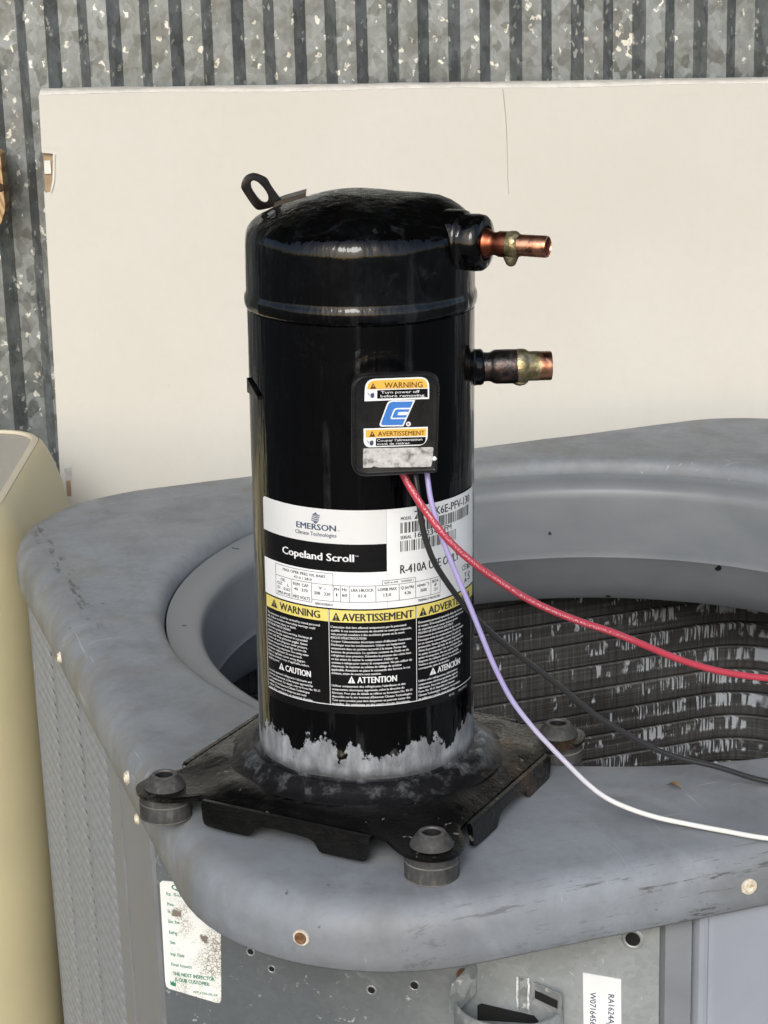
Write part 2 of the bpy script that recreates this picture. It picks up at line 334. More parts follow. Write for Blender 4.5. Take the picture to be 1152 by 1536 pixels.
def board():
    q = NT('off_white_carton'); n = q.noise(70, 6, None, 0.7); b = q.noise(3.2, 3); fl = q.noise(230, 3)
    c = q.ramp(b, [(0.3, (0.61, 0.59, 0.535)), (0.7, (0.645, 0.63, 0.58))])
    c = q.mix(q.math('MULTIPLY', q.rng(n, 0.45, 0.75), 0.2), c, (0.55, 0.53, 0.47))
    c = q.mix(q.math('MULTIPLY', q.rng(fl, 0.71, 0.75), 0.4), c, (0.42, 0.39, 0.34))
    sc = q.math('MULTIPLY', q.rng(q.noise(120, 3, q.map((0.12, 1, 1), None, (0, 0, 0), (0, 0.4, 0)), 0.5), 0.66, 0.70), q.rng(q.noise(4, 3, q.map((1, 1, 1), None, (2, 0, 5))), 0.52, 0.62))
    c = q.mix(q.math('MULTIPLY', sc, 0.2), c, (0.5, 0.48, 0.43))
    sm = q.rng(q.noise(2.6, 5, q.map((1, 1, 1), None, (4, 0, 2)), 0.6), 0.5, 0.75)
    c = q.mix(q.math('MULTIPLY', sm, 0.3), c, (0.56, 0.545, 0.49))
    q.set(base=c, rough=0.8, spec=0.25, normal=q.bump(q.noise(5, 4), 0.12, 0.006, q.bump(n, 0.08, 0.001))); return q.m
MAT['board'] = board()
MAT['board_edge'] = plain('carton_edge', (0.72, 0.70, 0.65), 0.85, mott=0.12, scale=80, bump=0.2)
MAT['kraft'] = plain('kraft_liner', (0.36, 0.265, 0.165), 0.85, mott=0.2)
MAT['crease'] = plain('carton_crease', (0.46, 0.445, 0.41), 0.85)
MAT['tape'] = plain('clear_tape', (0.55, 0.54, 0.52), 0.3)
MAT['tan'] = plain('tan_paint', (0.50, 0.455, 0.285), 0.5, mott=0.06, scale=8, bump=0.04)
MAT['tan_rim'] = plain('pale_tan_rim', (0.60, 0.545, 0.42), 0.45, mott=0.06, scale=20)
MAT['tan_top'] = plain('grey_beige_top', (0.43, 0.415, 0.37), 0.6, mott=0.07, scale=240, bump=0.15)
def wood():
    q = NT('pale_wood'); w = q.n('ShaderNodeTexWave'); w.inputs['Scale'].default_value = 9; w.inputs['Distortion'].default_value = 5; w.inputs['Detail'].default_value = 3
    q.l(q.map((6, 1, 3), None, (0, 0, 0), (0, R_(35), 0)), w.inputs[0]); q.set(base=q.ramp(w.outputs[1], [(0.1, (0.30, 0.18, 0.08)), (0.6, (0.52, 0.36, 0.19))]), rough=0.7); return q.m
MAT['wood'] = wood()

def metal(name, stops, rough, scale, metal_=1.0, bump=0.25):
    q = NT(name); n = q.noise(scale, 6, None, 0.65, 0.5)
    q.set(base=q.ramp(n, stops), metal=metal_, rough=q.rng(n, 0.3, 0.7, rough * 0.7, rough * 1.4), normal=q.bump(q.noise(scale * 3, 4), bump, 0.0008)); return q.m
MAT['copper'] = metal('bright_copper', [(0.36, (0.34, 0.15, 0.09)), (0.46, (0.72, 0.36, 0.22)), (0.7, (0.80, 0.46, 0.30))], 0.3, 90)
MAT['copper_red'] = metal('heated_copper', [(0.3, (0.14, 0.035, 0.022)), (0.5, (0.33, 0.10, 0.055)), (0.7, (0.52, 0.22, 0.12))], 0.34, 70)
MAT['copper_black'] = metal('sooted_copper', [(0.3, (0.01, 0.01, 0.011)), (0.52, (0.045, 0.042, 0.042)), (0.72, (0.16, 0.09, 0.075))], 0.32, 90, 0.8, 0.5)
MAT['braze'] = metal('braze_alloy', [(0.3, (0.13, 0.10, 0.05)), (0.5, (0.33, 0.28, 0.15)), (0.75, (0.55, 0.52, 0.40))], 0.38, 110, 0.9, 0.6)
MAT['bore'] = plain('copper_bore', (0.09, 0.018, 0.016), 0.9)
MAT['eye'] = plain('dark_steel_eye', (0.022, 0.017, 0.014), 0.32, 0.3, mott=0.4, scale=80, bump=0.15)
MAT['plastic'] = plain('black_cover_plastic', (0.010, 0.010, 0.0105), 0.30, mott=0.2, scale=160, bump=0.08)
MAT['plastic_rim'] = plain('black_cover_rim', (0.035, 0.035, 0.036), 0.4, mott=0.2, scale=160)
MAT['lab_white'] = plain('label_white', (0.80, 0.82, 0.83), 0.42, mott=0.03, scale=60)
MAT['lab_silver'] = plain('label_silver_white', (0.70, 0.71, 0.71), 0.35, mott=0.03, scale=40)
MAT['lab_black'] = plain('label_black', (0.0035, 0.0035, 0.004), 0.25, mott=0.1)
MAT['lab_yellow'] = plain('label_yellow', (0.73, 0.62, 0.17), 0.42, mott=0.06)
MAT['lab_orange'] = plain('label_orange', (0.78, 0.47, 0.08), 0.42, mott=0.06)
MAT['ink'] = plain('black_ink', (0.02, 0.021, 0.024), 0.5)
MAT['ink_grey'] = plain('grey_ink', (0.09, 0.092, 0.10), 0.5)
MAT['ink_blue'] = plain('blue_grey_ink', (0.045, 0.075, 0.13), 0.5)
MAT['ink_white'] = plain('white_ink', (0.74, 0.75, 0.76), 0.5)
MAT['ink_fine'] = plain('fine_white_ink', (0.66, 0.67, 0.69), 0.5)
MAT['ink_brown'] = plain('brown_ink', (0.10, 0.035, 0.008), 0.5)
MAT['ink_green'] = plain('green_ink', (0.02, 0.22, 0.13), 0.5)
MAT['blue'] = plain('emblem_blue', (0.045, 0.19, 0.56), 0.42, mott=0.04)
def tape_silver():
    q = NT('scraped_silver_tape'); n = q.noise(170, 6, None, 0.7); s = q.noise(60, 5, q.map((2.5, 1, 0.6)))
    c = q.ramp(n, [(0.38, (0.20, 0.20, 0.195)), (0.5, (0.52, 0.515, 0.50)), (0.65, (0.68, 0.675, 0.66))])
    q.set(base=q.mix(q.rng(s, 0.55, 0.7, 0, 0.5), c, (0.8, 0.8, 0.79)), rough=0.5, metal=0.2, normal=q.bump(n, 0.3, 0.0006)); return q.m
MAT['silver_tape'] = tape_silver()
def sticker():
    q = NT('spotted_paper_sticker'); x, y, z = q.xyz()
    v = q.voro(620, None, 'Distance'); n = q.noise(25, 4); k = q.noise(500, 3)
    zone = q.math('MULTIPLY', q.rng(x, -0.002, 0.016), q.rng(z, -0.066, -0.08))
    spots = q.math('MULTIPLY', q.rng(v, 0.34, 0.24), q.math('MULTIPLY', q.rng(n, 0.38, 0.5), q.rng(zone, 0, 1, 0.15, 1.0)))
    vein = q.math('MULTIPLY', q.rng(q.voro(330, q.map((1, 1, 1)), 'Distance', 'DISTANCE_TO_EDGE'), 0.10, 0.03), q.math('MULTIPLY', zone, q.rng(n, 0.42, 0.55)))
    c = q.mix(q.math('MULTIPLY', zone, q.rng(n, 0.4, 0.65, 0.0, 0.35)), (0.80, 0.82, 0.80), (0.50, 0.42, 0.26))
    c = q.mix(q.math('MULTIPLY', q.math('MAXIMUM', spots, vein), 0.8), c, (0.10, 0.085, 0.06))
    def blob(cx, cz, r):
        d = q.math('SQRT', q.math('ADD', q.math('POWER', q.math('SUBTRACT', x, cx), 2.0), q.math('POWER', q.math('SUBTRACT', z, cz), 2.0)))
        return q.rng(q.math('ADD', d, q.math('MULTIPLY', q.math('SUBTRACT', k, 0.5), 0.009)), r, r * 0.6)
    b = q.math('MAXIMUM', blob(0.0085, -0.0825, 0.0042), blob(0.0275, -0.099, 0.0036))
    c = q.mix(q.math('MULTIPLY', b, 0.85), c, (0.10, 0.065, 0.03))
    q.set(base=c, rough=0.6); return q.m
MAT['sticker'] = sticker()
MAT['rust'] = metal('rusty_screw', [(0.3, (0.10, 0.045, 0.02)), (0.6, (0.26, 0.14, 0.07)), (0.8, (0.38, 0.32, 0.27))], 0.6, 300, 0.3)
MAT['pale_screw'] = metal('pale_corroded_screw', [(0.3, (0.45, 0.33, 0.20)), (0.55, (0.75, 0.68, 0.55)), (0.8, (0.85, 0.82, 0.74))], 0.5, 400, 0.1)
MAT['halo'] = plain('chalky_screw_ring', (0.62, 0.56, 0.47), 0.8, mott=0.3, scale=300)
MAT['steel'] = galv('bracket_zinc', 130, (0.30, 0.325, 0.335), (0.46, 0.49, 0.50), 0.45, 0.5, 0.05, 0.35)
MAT['weld'] = plain('white_weld_crust', (0.66, 0.68, 0.70), 0.7, mott=0.35, scale=300, bump=0.6)
MAT['ground'] = plain('asphalt_ground', (0.085, 0.083, 0.08), 0.9, mott=0.2, scale=6, bump=0.2)
MAT['roof'] = plain('roof_sheet', (0.22, 0.21, 0.20), 0.7, mott=0.2, scale=5)

def wire_mat(name, base, printed=None, base2=None, span=None, rough=0.38):
    q = NT(name); u, v, _ = q.xyz(q.uvo)
    n = q.noise(120, 4); c = q.mix(q.rng(n, 0.3, 0.75, 0, 0.25), base, tuple(x * 0.55 for x in base))
    if base2:
        c = q.mix(q.rng(q.math('ADD', u, q.math('MULTIPLY', q.math('SUBTRACT', n, 0.5), 0.03)), span[0], span[1]), c, base2)
    if printed:
        cell = q.noise(1.0, 1, q.comb(q.math('MULTIPLY', u, 900), q.math('MULTIPLY', v, 14), 0.0), 0.3)
        w = q.rng(q.math('ABSOLUTE', q.math('SUBTRACT', q.math('FRACT', q.math('MULTIPLY', v, 2.0)), printed[0] * 2)), 0.11, 0.09)
        m = q.math('MULTIPLY', q.math('MULTIPLY', q.rng(cell, 0.5, 0.54), w), q.rng(u, printed[1], printed[1] - 0.03))
        c = q.mix(q.math('MULTIPLY', m, 0.5), c, (0.80, 0.66, 0.68))
    q.set(base=c, rough=rough, normal=q.bump(n, 0.06, 0.0006)); return q.m
MAT['wire_red'] = wire_mat('red_insulation', (0.50, 0.055, 0.085), (0.12, 0.22))
MAT['wire_black'] = wire_mat('black_insulation', (0.028, 0.028, 0.029), rough=0.3)
MAT['wire_white'] = wire_mat('lavender_to_white_insulation', (0.42, 0.37, 0.66), None, (0.72, 0.72, 0.68), (0.15, 0.27))

# ------------------------------------------------------------------ helpers: lettering
_tc = {}
def text2d(s, bold=0.0):
    k = (s, bold)
    if k in _tc: return _tc[k]
    cu = bpy.data.curves.new('t', 'FONT'); cu.body = s; cu.size = 1.0; cu.resolution_u = 2; cu.offset = 0.0
    o = bpy.data.objects.new('t', cu); COL.objects.link(o)
    dg = bpy.context.evaluated_depsgraph_get(); me = bpy.data.meshes.new_from_object(o.evaluated_get(dg))
    v = [(p.co.x, p.co.y) for p in me.vertices]; f = [tuple(p.vertices) for p in me.polygons]
    bpy.data.objects.remove(o); bpy.data.curves.remove(cu); bpy.data.meshes.remove(me)
    _tc[k] = (v, f); return v, f
_h = text2d('H'); CAP = max(p[1] for p in _h[0]) - min(p[1] for p in _h[0])
def text_pts(s, x0, x1, y0, cap, bold=0.0):
    v, f = text2d(s, bold)
    a = min(p[0] for p in v); b = max(p[0] for p in v)
    if x1 is None: sx = cap / CAP; 
    else: sx = (x1 - x0) / (b - a)
    return [((p[0] - a) * sx + x0, p[1] * cap / CAP + y0) for p in v], f
def lettering(rows, fr, mat, parent, name='lettering'):
    """rows of (text, x0, x1, y, cap, bold); fr maps (x, y) to 3D"""
    m = MB()
    for r in rows:
        v, f = text_pts(*r[:5]); b = r[5] if len(r) > 5 else 0.0
        n = 1 if b == 0 else 3
        for k in range(n):
            dx = 0.0 if n == 1 else (k - 1) * b * r[4] * 2.2
            m.add([fr(x + dx, y + (0.02 * r[4] if k == 1 else 0), 0.012 * k) for x, y in v], f)
    return m.build(name, mat, parent)

# ================================================================== SETTING
GZ = -0.78
g = MB(); g.add([(-60, -60, GZ), (60, -60, GZ), (60, 60, GZ), (-60, 60, GZ)], [(0, 1, 2, 3)])
tag(g.build('ground', MAT['ground']), kind='structure')
r = MB(); r.box(-3.2, 3.2, -0.45, 1.45, 1.80, 1.85)  # unseen roof, added to shade the scene from overhead
tag(r.build('added_shade_roof', MAT['roof']), kind='structure')

# corrugated wall: one folded sheet, slightly out of plumb
w = MB(); P_ = 0.0722; Y0 = 1.215; prof = []
x = -2.4
while x < 2.4:
    prof += [(x, Y0), (x + 0.0225, Y0), (x + 0.0361, Y0 + 0.019), (x + 0.0586, Y0 + 0.019)]; x += P_
zs = [GZ, -0.3, 0.0, 0.2, 0.4, 0.8, 1.76]
zs[-1] = 1.795
w.rings([[(px - z * 0.016, py + 0.0018 * math.sin(px * 9 + z * 4), z) for px, py in prof] for z in zs], close=False)
wall = w.build('corrugated_wall', MAT['galv_wall'])
tag(wall, 'spangled galvanised corrugated metal wall rising behind the white carton', 'wall')

# ================================================================== WHITE CARTON
XL, XR, YF, YB, ZT = -0.3496, 0.80, 1.05, 1.112, 0.3615
bx = thing('carton', 'large flat off-white carton standing between the corrugated wall and the condenser unit', 'carton', Matrix.Translation((XL, YF, GZ)))
inv = Matrix.Translation((-XL, -YF, -GZ))
def cb(m, *a, **k):
    m.v = [tuple(inv @ Vector(p)) for p in m.v]; return m.build(*a, **k)
m = MB()
poly = [(XL, GZ), (XR, GZ), (XR, ZT + 0.004)]
N = 60
for k in range(N + 1):                                            # slightly wavy top edge, as cut carton is
    t = k / N; px = XR + (XL - XR) * t; poly.append((px, ZT + 0.004 * (1 - t) + 0.0008 * math.sin(px * 21) + 0.0005 * mnoise.noise((px * 30, 0, 0))))
poly = poly[:2] + poly[3:]
poly += [(XL, 0.2985), (XL + 0.012, 0.2972), (XL + 0.0115, 0.284), (XL + 0.0098, 0.268), (XL + 0.0068, 0.2555), (XL + 0.002, 0.2545), (XL, 0.256)]
m.prism(poly, lambda a, b, d: (a, YF - d, b), 0.004); cb(m, 'front_panel', MAT['board'], bx)
m = MB(); rows_ = []
for yy, dz in ((YF + 0.0042, -0.0016), (YF + 0.0066, 0.0012), (YF + 0.0100, 0.0032), (YF + 0.0150, 0.0042), (YF + 0.03, 0.0045), (YB, 0.002)):
    rows_.append([(XL + (XR - XL) * k / 80, yy, ZT + 0.0043 * k / 80 + 0.001 * mnoise.noise((k * 0.35, yy * 40, 1)) - 0.0003 + dz) for k in range(81)])
m.rings(rows_, close=False); cb(m, 'top_flap', MAT['board_edge'], bx, smooth=True)
m = MB(); m.box(XL, XL + 0.004, YF + 0.0043, YB, GZ, 0.25); m.box(XL, XL + 0.004, YF + 0.0043, YB, 0.302, ZT - 0.0012); cb(m, 'side_panel', MAT['board'], bx)
m = MB(); m.box(XL + 0.004, XR, YB - 0.004, YB - 0.0002, GZ, ZT - 0.0012); cb(m, 'back_panel', MAT['kraft'], bx)
m = MB(); m.box(XL + 0.0005, XL + 0.03, YF + 0.0055, YF + 0.0075, 0.24, 0.32); cb(m, 'inner_liner', MAT['kraft'], bx)
m = MB(); m.prism([(XL + 0.0015, 0.2895), (XL + 0.0085, 0.2895), (XL + 0.0085, 0.275), (XL + 0.0012, 0.275)], lambda a, b, d: (a, YF + 0.003 - d, b), 0.002); cb(m, 'white_tab', MAT['board_edge'], bx)
m = MB(); m.prism([(XL + 0.0125, 0.2975), (XL + 0.0145, 0.297), (XL + 0.0125, 0.268), (XL + 0.0085, 0.255), (XL + 0.0075, 0.2552), (XL + 0.0108, 0.268)], lambda a, b, d: (a, YF - 0.0022 - d, b), 0.0018); cb(m, 'folded_flap', MAT['board_edge'], bx)
m = MB(); cr = []
for k in range(13):
    t = k / 12; xx = 0.1590 + 0.0085 * t + 0.0012 * math.sin(t * 5); zz = ZT + 0.0005 - 0.115 * t; wd = 0.0005 * (1 - 0.6 * t)
    cr.append([(xx - wd, YF - 0.0003, zz), (xx, YF - 0.0009, zz), (xx + wd, YF - 0.0003, zz)])
m.rings(cr, close=False); cb(m, 'crease', MAT['crease'], bx)
m = MB(); m.prism([(-0.3446, -0.0630), (-0.3355, -0.060), (-0.336, -0.077), (-0.3432, -0.0768)], lambda a, b, d: (a, YF - 0.0006 - d, b), 0.0005); cb(m, 'clear_tape', MAT['tape'], bx)
m = MB(); m.prism([(-0.3430, -0.0775), (-0.3378, -0.0768), (-0.3376, -0.0955), (-0.3426, -0.0955)], lambda a, b, d: (a, YF - 0.001 - d, b), 0.0008); cb(m, 'torn_patch', MAT['kraft'], bx)

# wooden board end at the wall
m = MB(); poly = [(-0.70, 0.18), (-0.418, 0.205), (-0.4118, 0.222), (-0.4135, 0.284), (-0.418, 0.288), (-0.70, 0.287)]
m.prism(poly, lambda a, b, d: (a, 1.155 - d, b), 0.035)
wd = m.build('wooden_board', MAT['wood']); tag(wd, 'pale wooden board with a dark knot against the corrugated wall, cut by the left edge', 'board')
m = MB(); m.revolve([(0.0, 0.0008), (0.004, 0.0008), (0.005, 0.0)], 16, Matrix.Translation((-0.4160, 1.1548, 0.247)) @ Matrix.Rotation(R_(90), 4, 'X'))
m.build('knot', plain('dark_knot', (0.045, 0.022, 0.012), 0.8), wd)

# ================================================================== TAN CABINET
def rrect(x0, x1, y0, y1, r, n=10):
    out = []
    for cx, cy, a0 in ((x1 - r, y0 + r, -90), (x1 - r, y1 - r, 0), (x0 + r, y1 - r, 90), (x0 + r, y0 + r, 180)):
        for k in range(n + 1):
            a = R_(a0 + 90 * k / n); out.append((cx + r * math.cos(a), cy + r * math.sin(a)))
    return out
tx0, tx1, ty0, ty1 = -0.95, -0.3445, 0.60, 0.925
tb = thing('tan_cabinet', 'tan cabinet with a recessed grey-beige top, standing left of the louvred condenser unit', 'cabinet', Matrix.Translation((-0.65, 0.76, GZ)))
tinv = Matrix.Translation((0.65, -0.76, -GZ))
def ring(off, z, r=0.05): return [tuple(tinv @ Vector((px, py, z))) for px, py in rrect(tx0 - off, tx1 + off, ty0 - off, ty1 + off, max(0.012, r + off))]
m = MB(); m.rings([ring(0.0005, 0.0148), ring(0.004, 0.012), ring(0.010, 0.002), ring(0.017, -0.014), ring(0.0235, -0.034), ring(0.028, -0.056), ring(0.031, -0.09), ring(0.032, -0.13), ring(0.032, GZ)]); m.build('body', MAT['tan'], tb, True, 50)
m = MB(); m.rings([ring(0.0, 0.0148), ring(-0.002, 0.0165), ring(-0.006, 0.0165), ring(-0.0085, 0.0135)]); m.build('rim', MAT['tan_rim'], tb, True, 50)
m = MB(); m.rings([ring(-0.0086, 0.0132), ring(-0.036, 0.0128), ring(-0.039, 0.0136), ring(-0.042, 0.0120), ring(-0.06, 0.0112)]); b0 = len(m.v) - 44; m.f.append(tuple(range(b0, b0 + 44))); m.build('top_panel', MAT['tan_top'], tb, True, 40)

# ================================================================== CONDENSER UNIT
nU = Vector((-0.02, -0.02, 1)).normalized()
exU = Vector((math.cos(R_(18)), math.sin(R_(18)), 0)); exU = (exU - nU * exU.dot(nU)).normalized(); eyU = nU.cross(exU)
CU = Vector((0.195, 0.384, 0.003 + 0.02 * 0.195 + 0.02 * 0.384))
MU = Matrix(((exU.x, eyU.x, nU.x, CU.x), (exU.y, eyU.y, nU.y, CU.y), (exU.z, eyU.z, nU.z, CU.z), (0, 0, 0, 1)))
unit = thing('condenser_unit', 'weathered grey outdoor condenser unit with its fan removed and a round opening on top', 'condenser', MU)

ox0, ox1, oy0, oy1, orad = -0.4405, 0.4405, -0.4828, 0.432, 0.145
def outline_r(a):
    """distance from the hole centre to the rounded-rectangle rim along angle a"""
    dx, dy = math.cos(a), math.sin(a); lo, hi = 0.2, 0.8
    for _ in range(40):
        t = (lo + hi) / 2; px, py = dx * t, dy * t
        qx = max(ox0 + orad - px, px - (ox1 - orad), 0); qy = max(oy0 + orad - py, py - (oy1 - orad), 0)
        ins = (math.hypot(qx, qy) <= orad) if (qx > 0 and qy > 0) else (qx <= orad and qy <= orad)
        if ins: lo = t
        else: hi = t
    return lo
NA = 288
def dent(px, py):
    return 0.0011 * mnoise.noise((px * 9, py * 9, 0.3)) + 0.0005 * mnoise.noise((px * 26, py * 26, 4.0))
rings_ = []
angs = [2 * math.pi * k / NA for k in range(NA)]
outr = [outline_r(a) for a in angs]
def circ(R, h): return [(R * math.cos(a), R * math.sin(a), h) for a in angs]
rings_ += [circ(0.3628, -0.0215), circ(0.3618, -0.0165), circ(0.3622, -0.0115), circ(0.3638, -0.0068), circ(0.3665, -0.0028), circ(0.3700, -0.0007)]
for t in (0.0, 0.15, 0.3, 0.45, 0.6, 0.75, 0.88, 1.0):
    rg = []
    for a, ro in zip(angs, outr):
        R = 0.3745 + (ro - 0.024 - 0.3745) * t
        px, py = R * math.cos(a), R * math.sin(a); rg.append((px, py, dent(px, py) * min(1, t * 3)))
    rings_.append(rg)
for th in (18, 36, 54, 72, 90):                                   # bend of the sheet, tight towards the front, softer to the left
    rg = []
    for a, ro in zip(angs, outr):
        k = 0.5 + 0.5 * math.cos(a - math.pi); br = 0.010 + 0.014 * k
        R = ro - br + br * math.sin(R_(th)) - (0.024 - br) * (1 - th / 90.0) * 0.0
        R0 = ro - 0.024; Rr = R0 + (R - R0) if R > R0 else R0 + 0.001
        px, py = Rr * math.cos(a), Rr * math.sin(a)
        rg.append((px, py, -br * (1 - math.cos(R_(th))) + dent(px, py) * 0.6))
    rings_.append(rg)
for h, inn in ((-0.030, 0.0), (-0.0395, 0.0), (-0.041, 0.0012), (-0.041, 0.0035), (-0.028, 0.004)):
    rings_.append([((ro - inn) * math.cos(a), (ro - inn) * math.sin(a), h + 0.0012 * mnoise.noise((a * 3, 0, 2))) for a, ro in zip(angs, outr)])
m = MB(); m.rings(rings_); cover = m.build('top_cover', MAT['unit_top'], unit, True, 60)

m = MB(); m.revolve([(0.3605, -0.0150), (0.356, -0.0172), (0.346, -0.0182), (0.338, -0.0192), (0.3335, -0.0215), (0.3312, -0.0255), (0.3305, -0.032), (0.3309, -0.086), (0.3306, -0.0905), (0.3300, -0.0930), (0.3312, -0.0950), (0.3365, -0.108), (0.3450, -0.126), (0.3550, -0.1440), (0.3575, -0.1462), (0.3590, -0.1440), (0.352, -0.120), (0.3445, -0.03), (0.3608, -0.0235)], 160)
m.build('fan_orifice', MAT['orifice'], unit, True, 35)

# coil: a stack of finned rows round the inside
path = [(-0.395, -0.25), (-0.395, 0.29)] + [(-0.31 - 0.085 * math.cos(R_(t)), 0.29 + 0.085 * math.sin(R_(t))) for t in range(10, 90, 10)] + [(-0.31, 0.382)]
path += [(0.30 * k / 6, 0.382) for k in range(-5, 6)] + [(0.295, 0.382)] + [(0.30 + 0.085 * math.sin(R_(t)), 0.297 + 0.085 * math.cos(R_(t))) for t in range(10, 91, 10)] + [(0.385, 0.0), (0.385, -0.38)]
coil_o = MB()
m = MB()
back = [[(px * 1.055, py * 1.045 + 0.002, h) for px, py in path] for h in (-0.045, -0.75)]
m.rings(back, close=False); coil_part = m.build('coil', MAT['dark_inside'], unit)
m = MB(); hh = 0.0136; secs = [(-hh, 0.0045), (-hh + 0.0008, 0.0012), (-hh + 0.0022, 0.0), (-0.0007, 0.0), (-0.0002, 0.0004), (0.0003, 0.0), (hh - 0.0022, 0.0), (hh - 0.0008, 0.0012), (hh, 0.0045)]
cent = Vector((0, 0, 0)); sect = []
for z, o in secs:
    rr = []
    for i, (px, py) in enumerate(path):
        a = Vector(path[max(i - 1, 0)]); b = Vector(path[min(i + 1, len(path) - 1)]); t = (b - a).normalized(); nn = Vector((-t.y, t.x))
        if nn.dot(Vector((px, py))) < 0: nn = -nn
        rr.append((px + nn.x * o, py + nn.y * o, z))
    sect.append(rr)
m.rings(sect, close=False)
row0 = None
for k in range(4, 27):
    h = -(k + 0.5) * 0.0272
    if row0 is None: o = row0 = m.build('coil_row', None, coil_part)
    else: o = row0.copy(); COL.objects.link(o); o.parent = coil_part
    o.location = (0, 0, h)
# the fin texture is laid out in unit space, so give each row the material through object coordinates of the unit
def coil_space():
    t = MAT['coil'].node_tree
    for nd in t.nodes:
        if nd.type == 'TEX_COORD': nd.object = unit
coil_space(); row0.data.materials.append(MAT['coil'])
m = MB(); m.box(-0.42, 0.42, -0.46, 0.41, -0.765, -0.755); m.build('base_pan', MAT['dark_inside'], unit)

# body panels
m = MB(); b = []
pan = [(-0.431, 0.302)] + [(-0.301 - 0.13 * math.cos(R_(t)), 0.302 + 0.115 * math.sin(R_(t))) for t in range(10, 91, 10)] + [(0.30, 0.417)] + [(0.30 + 0.13 * math.sin(R_(t)), 0.302 + 0.115 * math.cos(R_(t))) for t in range(10, 91, 10)] + [(0.43, -0.36), (0.42, -0.44), (0.40, -0.465)]
m.rings([[(px, py, h) for px, py in pan] for h in (-0.028, -0.30, -0.765)], close=False); m.build('wrap_panel', MAT['unit_side'], unit, True, 30)
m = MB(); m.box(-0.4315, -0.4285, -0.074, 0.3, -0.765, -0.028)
MAT['gap_shade'] = plain('shaded_gap_panel', (0.06, 0.061, 0.062), 0.7, mott=0.4, scale=70)  # dark colour paints in the shade lines between the louvres
side = m.build('louvre_panel', MAT['gap_shade'], unit)
for bc in (-0.0715, 0.051, 0.174, 0.297):
    m = MB(); m.box(-0.4328, -0.4316, bc - 0.0022, bc + 0.0022, -0.765, -0.03); m.build('rib', MAT['unit_side'], side)
m = MB(); lr = []
LW = 0.1195
for k in range(9):                                                # one pressed louvre: a scoop open along its lower edge
    t = k / 8; u = -LW / 2 + LW * t; e = min(1.0, min(t, 1 - t) * 20) ** 0.5
    lr.append([(0.0, u, 0.0040), (-0.0009 * e, u, 0.0028), (-0.0017 * e, u, 0.0008), (-0.0024 * e, u, -0.0022), (-0.0021 * e, u, -0.0028), (-0.0006 * e, u, -0.0016), (0.0006, u, -0.0014)])
m.rings(lr, close=False)
l0 = None
for ci, bc in enumerate((-0.0105, 0.1125, 0.2355)):
    for k in range(48):
        h = -0.050 - k * 0.0118
        if l0 is None: o = l0 = m.build('louvre', MAT['louvre'], side, True, 60)
        else: o = l0.copy(); COL.objects.link(o); o.parent = side
        o.location = (-0.4316, bc, h)
m = MB()                                                          # front-left corner post: two strips with a groove between
m.box(-0.4355, -0.429, -0.114, -0.0765, -0.765, -0.03); m.box(-0.4345, -0.429, -0.166, -0.1165, -0.765, -0.03)
m.box(-0.4365, -0.429, -0.228, -0.1685, -0.765, -0.03); m.box(-0.4315, -0.428, -0.245, -0.2285, -0.765, -0.03); m.box(-0.4372, -0.429, -0.2585, -0.2455, -0.765, -0.03)
m.build('corner_post', MAT['post'], unit)

# the angled control panel, in its own frame: x along the panel, y outwards negative, z up
tP = Vector((0.8, -0.6, 0)); nP = Vector((-0.6, -0.8, 0))
MP = Matrix(((tP.x, -nP.x, 0, -0.436), (tP.y, -nP.y, 0, -0.264), (0, 0, 1, -0.0055), (0, 0, 0, 1)))
def in_panel(o): o.matrix_parent_inverse = Matrix(); o.matrix_local = MP; return o
m = MB(); m.box(-0.005, 0.3340, 0.0, 0.003, -0.765, -0.026)
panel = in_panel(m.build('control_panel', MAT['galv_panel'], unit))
pf = lambda off: (lambda a, b, d=0: (a, off - d, b))
m = MB()
st = [(-2.6, -61.5), (-1, -59.6), (41.5, -57.5), (36.9, -144), (35.8, -146.1), (34, -146.6), (-1, -141.0), (-3.0, -139.6), (-3.6, -136)]
m.prism([(a / 1000, b / 1000) for a, b in st], lambda a, b, d: (a, -0.0008 - d, b), 0.0006); stk = m.build('paper_sticker', MAT['sticker'], panel)
mm = 0.001
fs_ = lambda a, b, d=0: (a * mm, -0.0011 - d * mm, b * mm)
lettering([('QUALITY', 6, 36, -64.8, 3.8, 0.02), ('Is Something I', 2, 34, -69.6, 2.4, 0.01), ('Press.', 2.0, 7, -77.2, 2.4, 0.005), ('Sys.', 2.0, 4, -82.6, 2.4, 0.005), ('Elec. Run', 2.0, 10, -90.3, 2.4, 0.005), ('Refrig.', 2.0, 8, -98.6, 2.6, 0.005),
           ('Check', 2.0, 6, -106, 2.4, 0.005), ('Insp. Equip', 2.0, 12, -114.8, 2.4, 0.005), ('Final Inspect', 2.0, 17, -122.8, 2.4, 0.005), ('THE NEXT INSPECTOR', 2.6, 33, -129.8, 2.7, 0.015), ('IS OUR CUSTOMER', 4.0, 29, -134.2, 2.7, 0.015), ('WP 1000-06-04', 16.5, 34.5, -141.4, 1.9, 0.0)], fs_, MAT['ink_green'], panel)
m = MB(); m.prism([(0.4, -137.6), (4.2, -138.4), (4.4, -134.6), (3.2, -136), (2.4, -134.2), (1.4, -135.8), (0.4, -134)], lambda a, b, d: (a * mm, -0.0012 - d * mm, b * mm), 0.1); m.build('crown_mark', MAT['ink_green'], panel)
m = MB(); m.prism([(0.2858, -0.0853), (0.3102, -0.0863), (0.3112, -0.1700), (0.2868, -0.1700)], lambda a, b, d: (a, -0.0008 - d, b), 0.0006); m.build('serial_sticker', MAT['lab_white'], panel)
vert = lambda x: (lambda a, b, d=0: (x + b, -0.0010 - d * 0.001, -a))
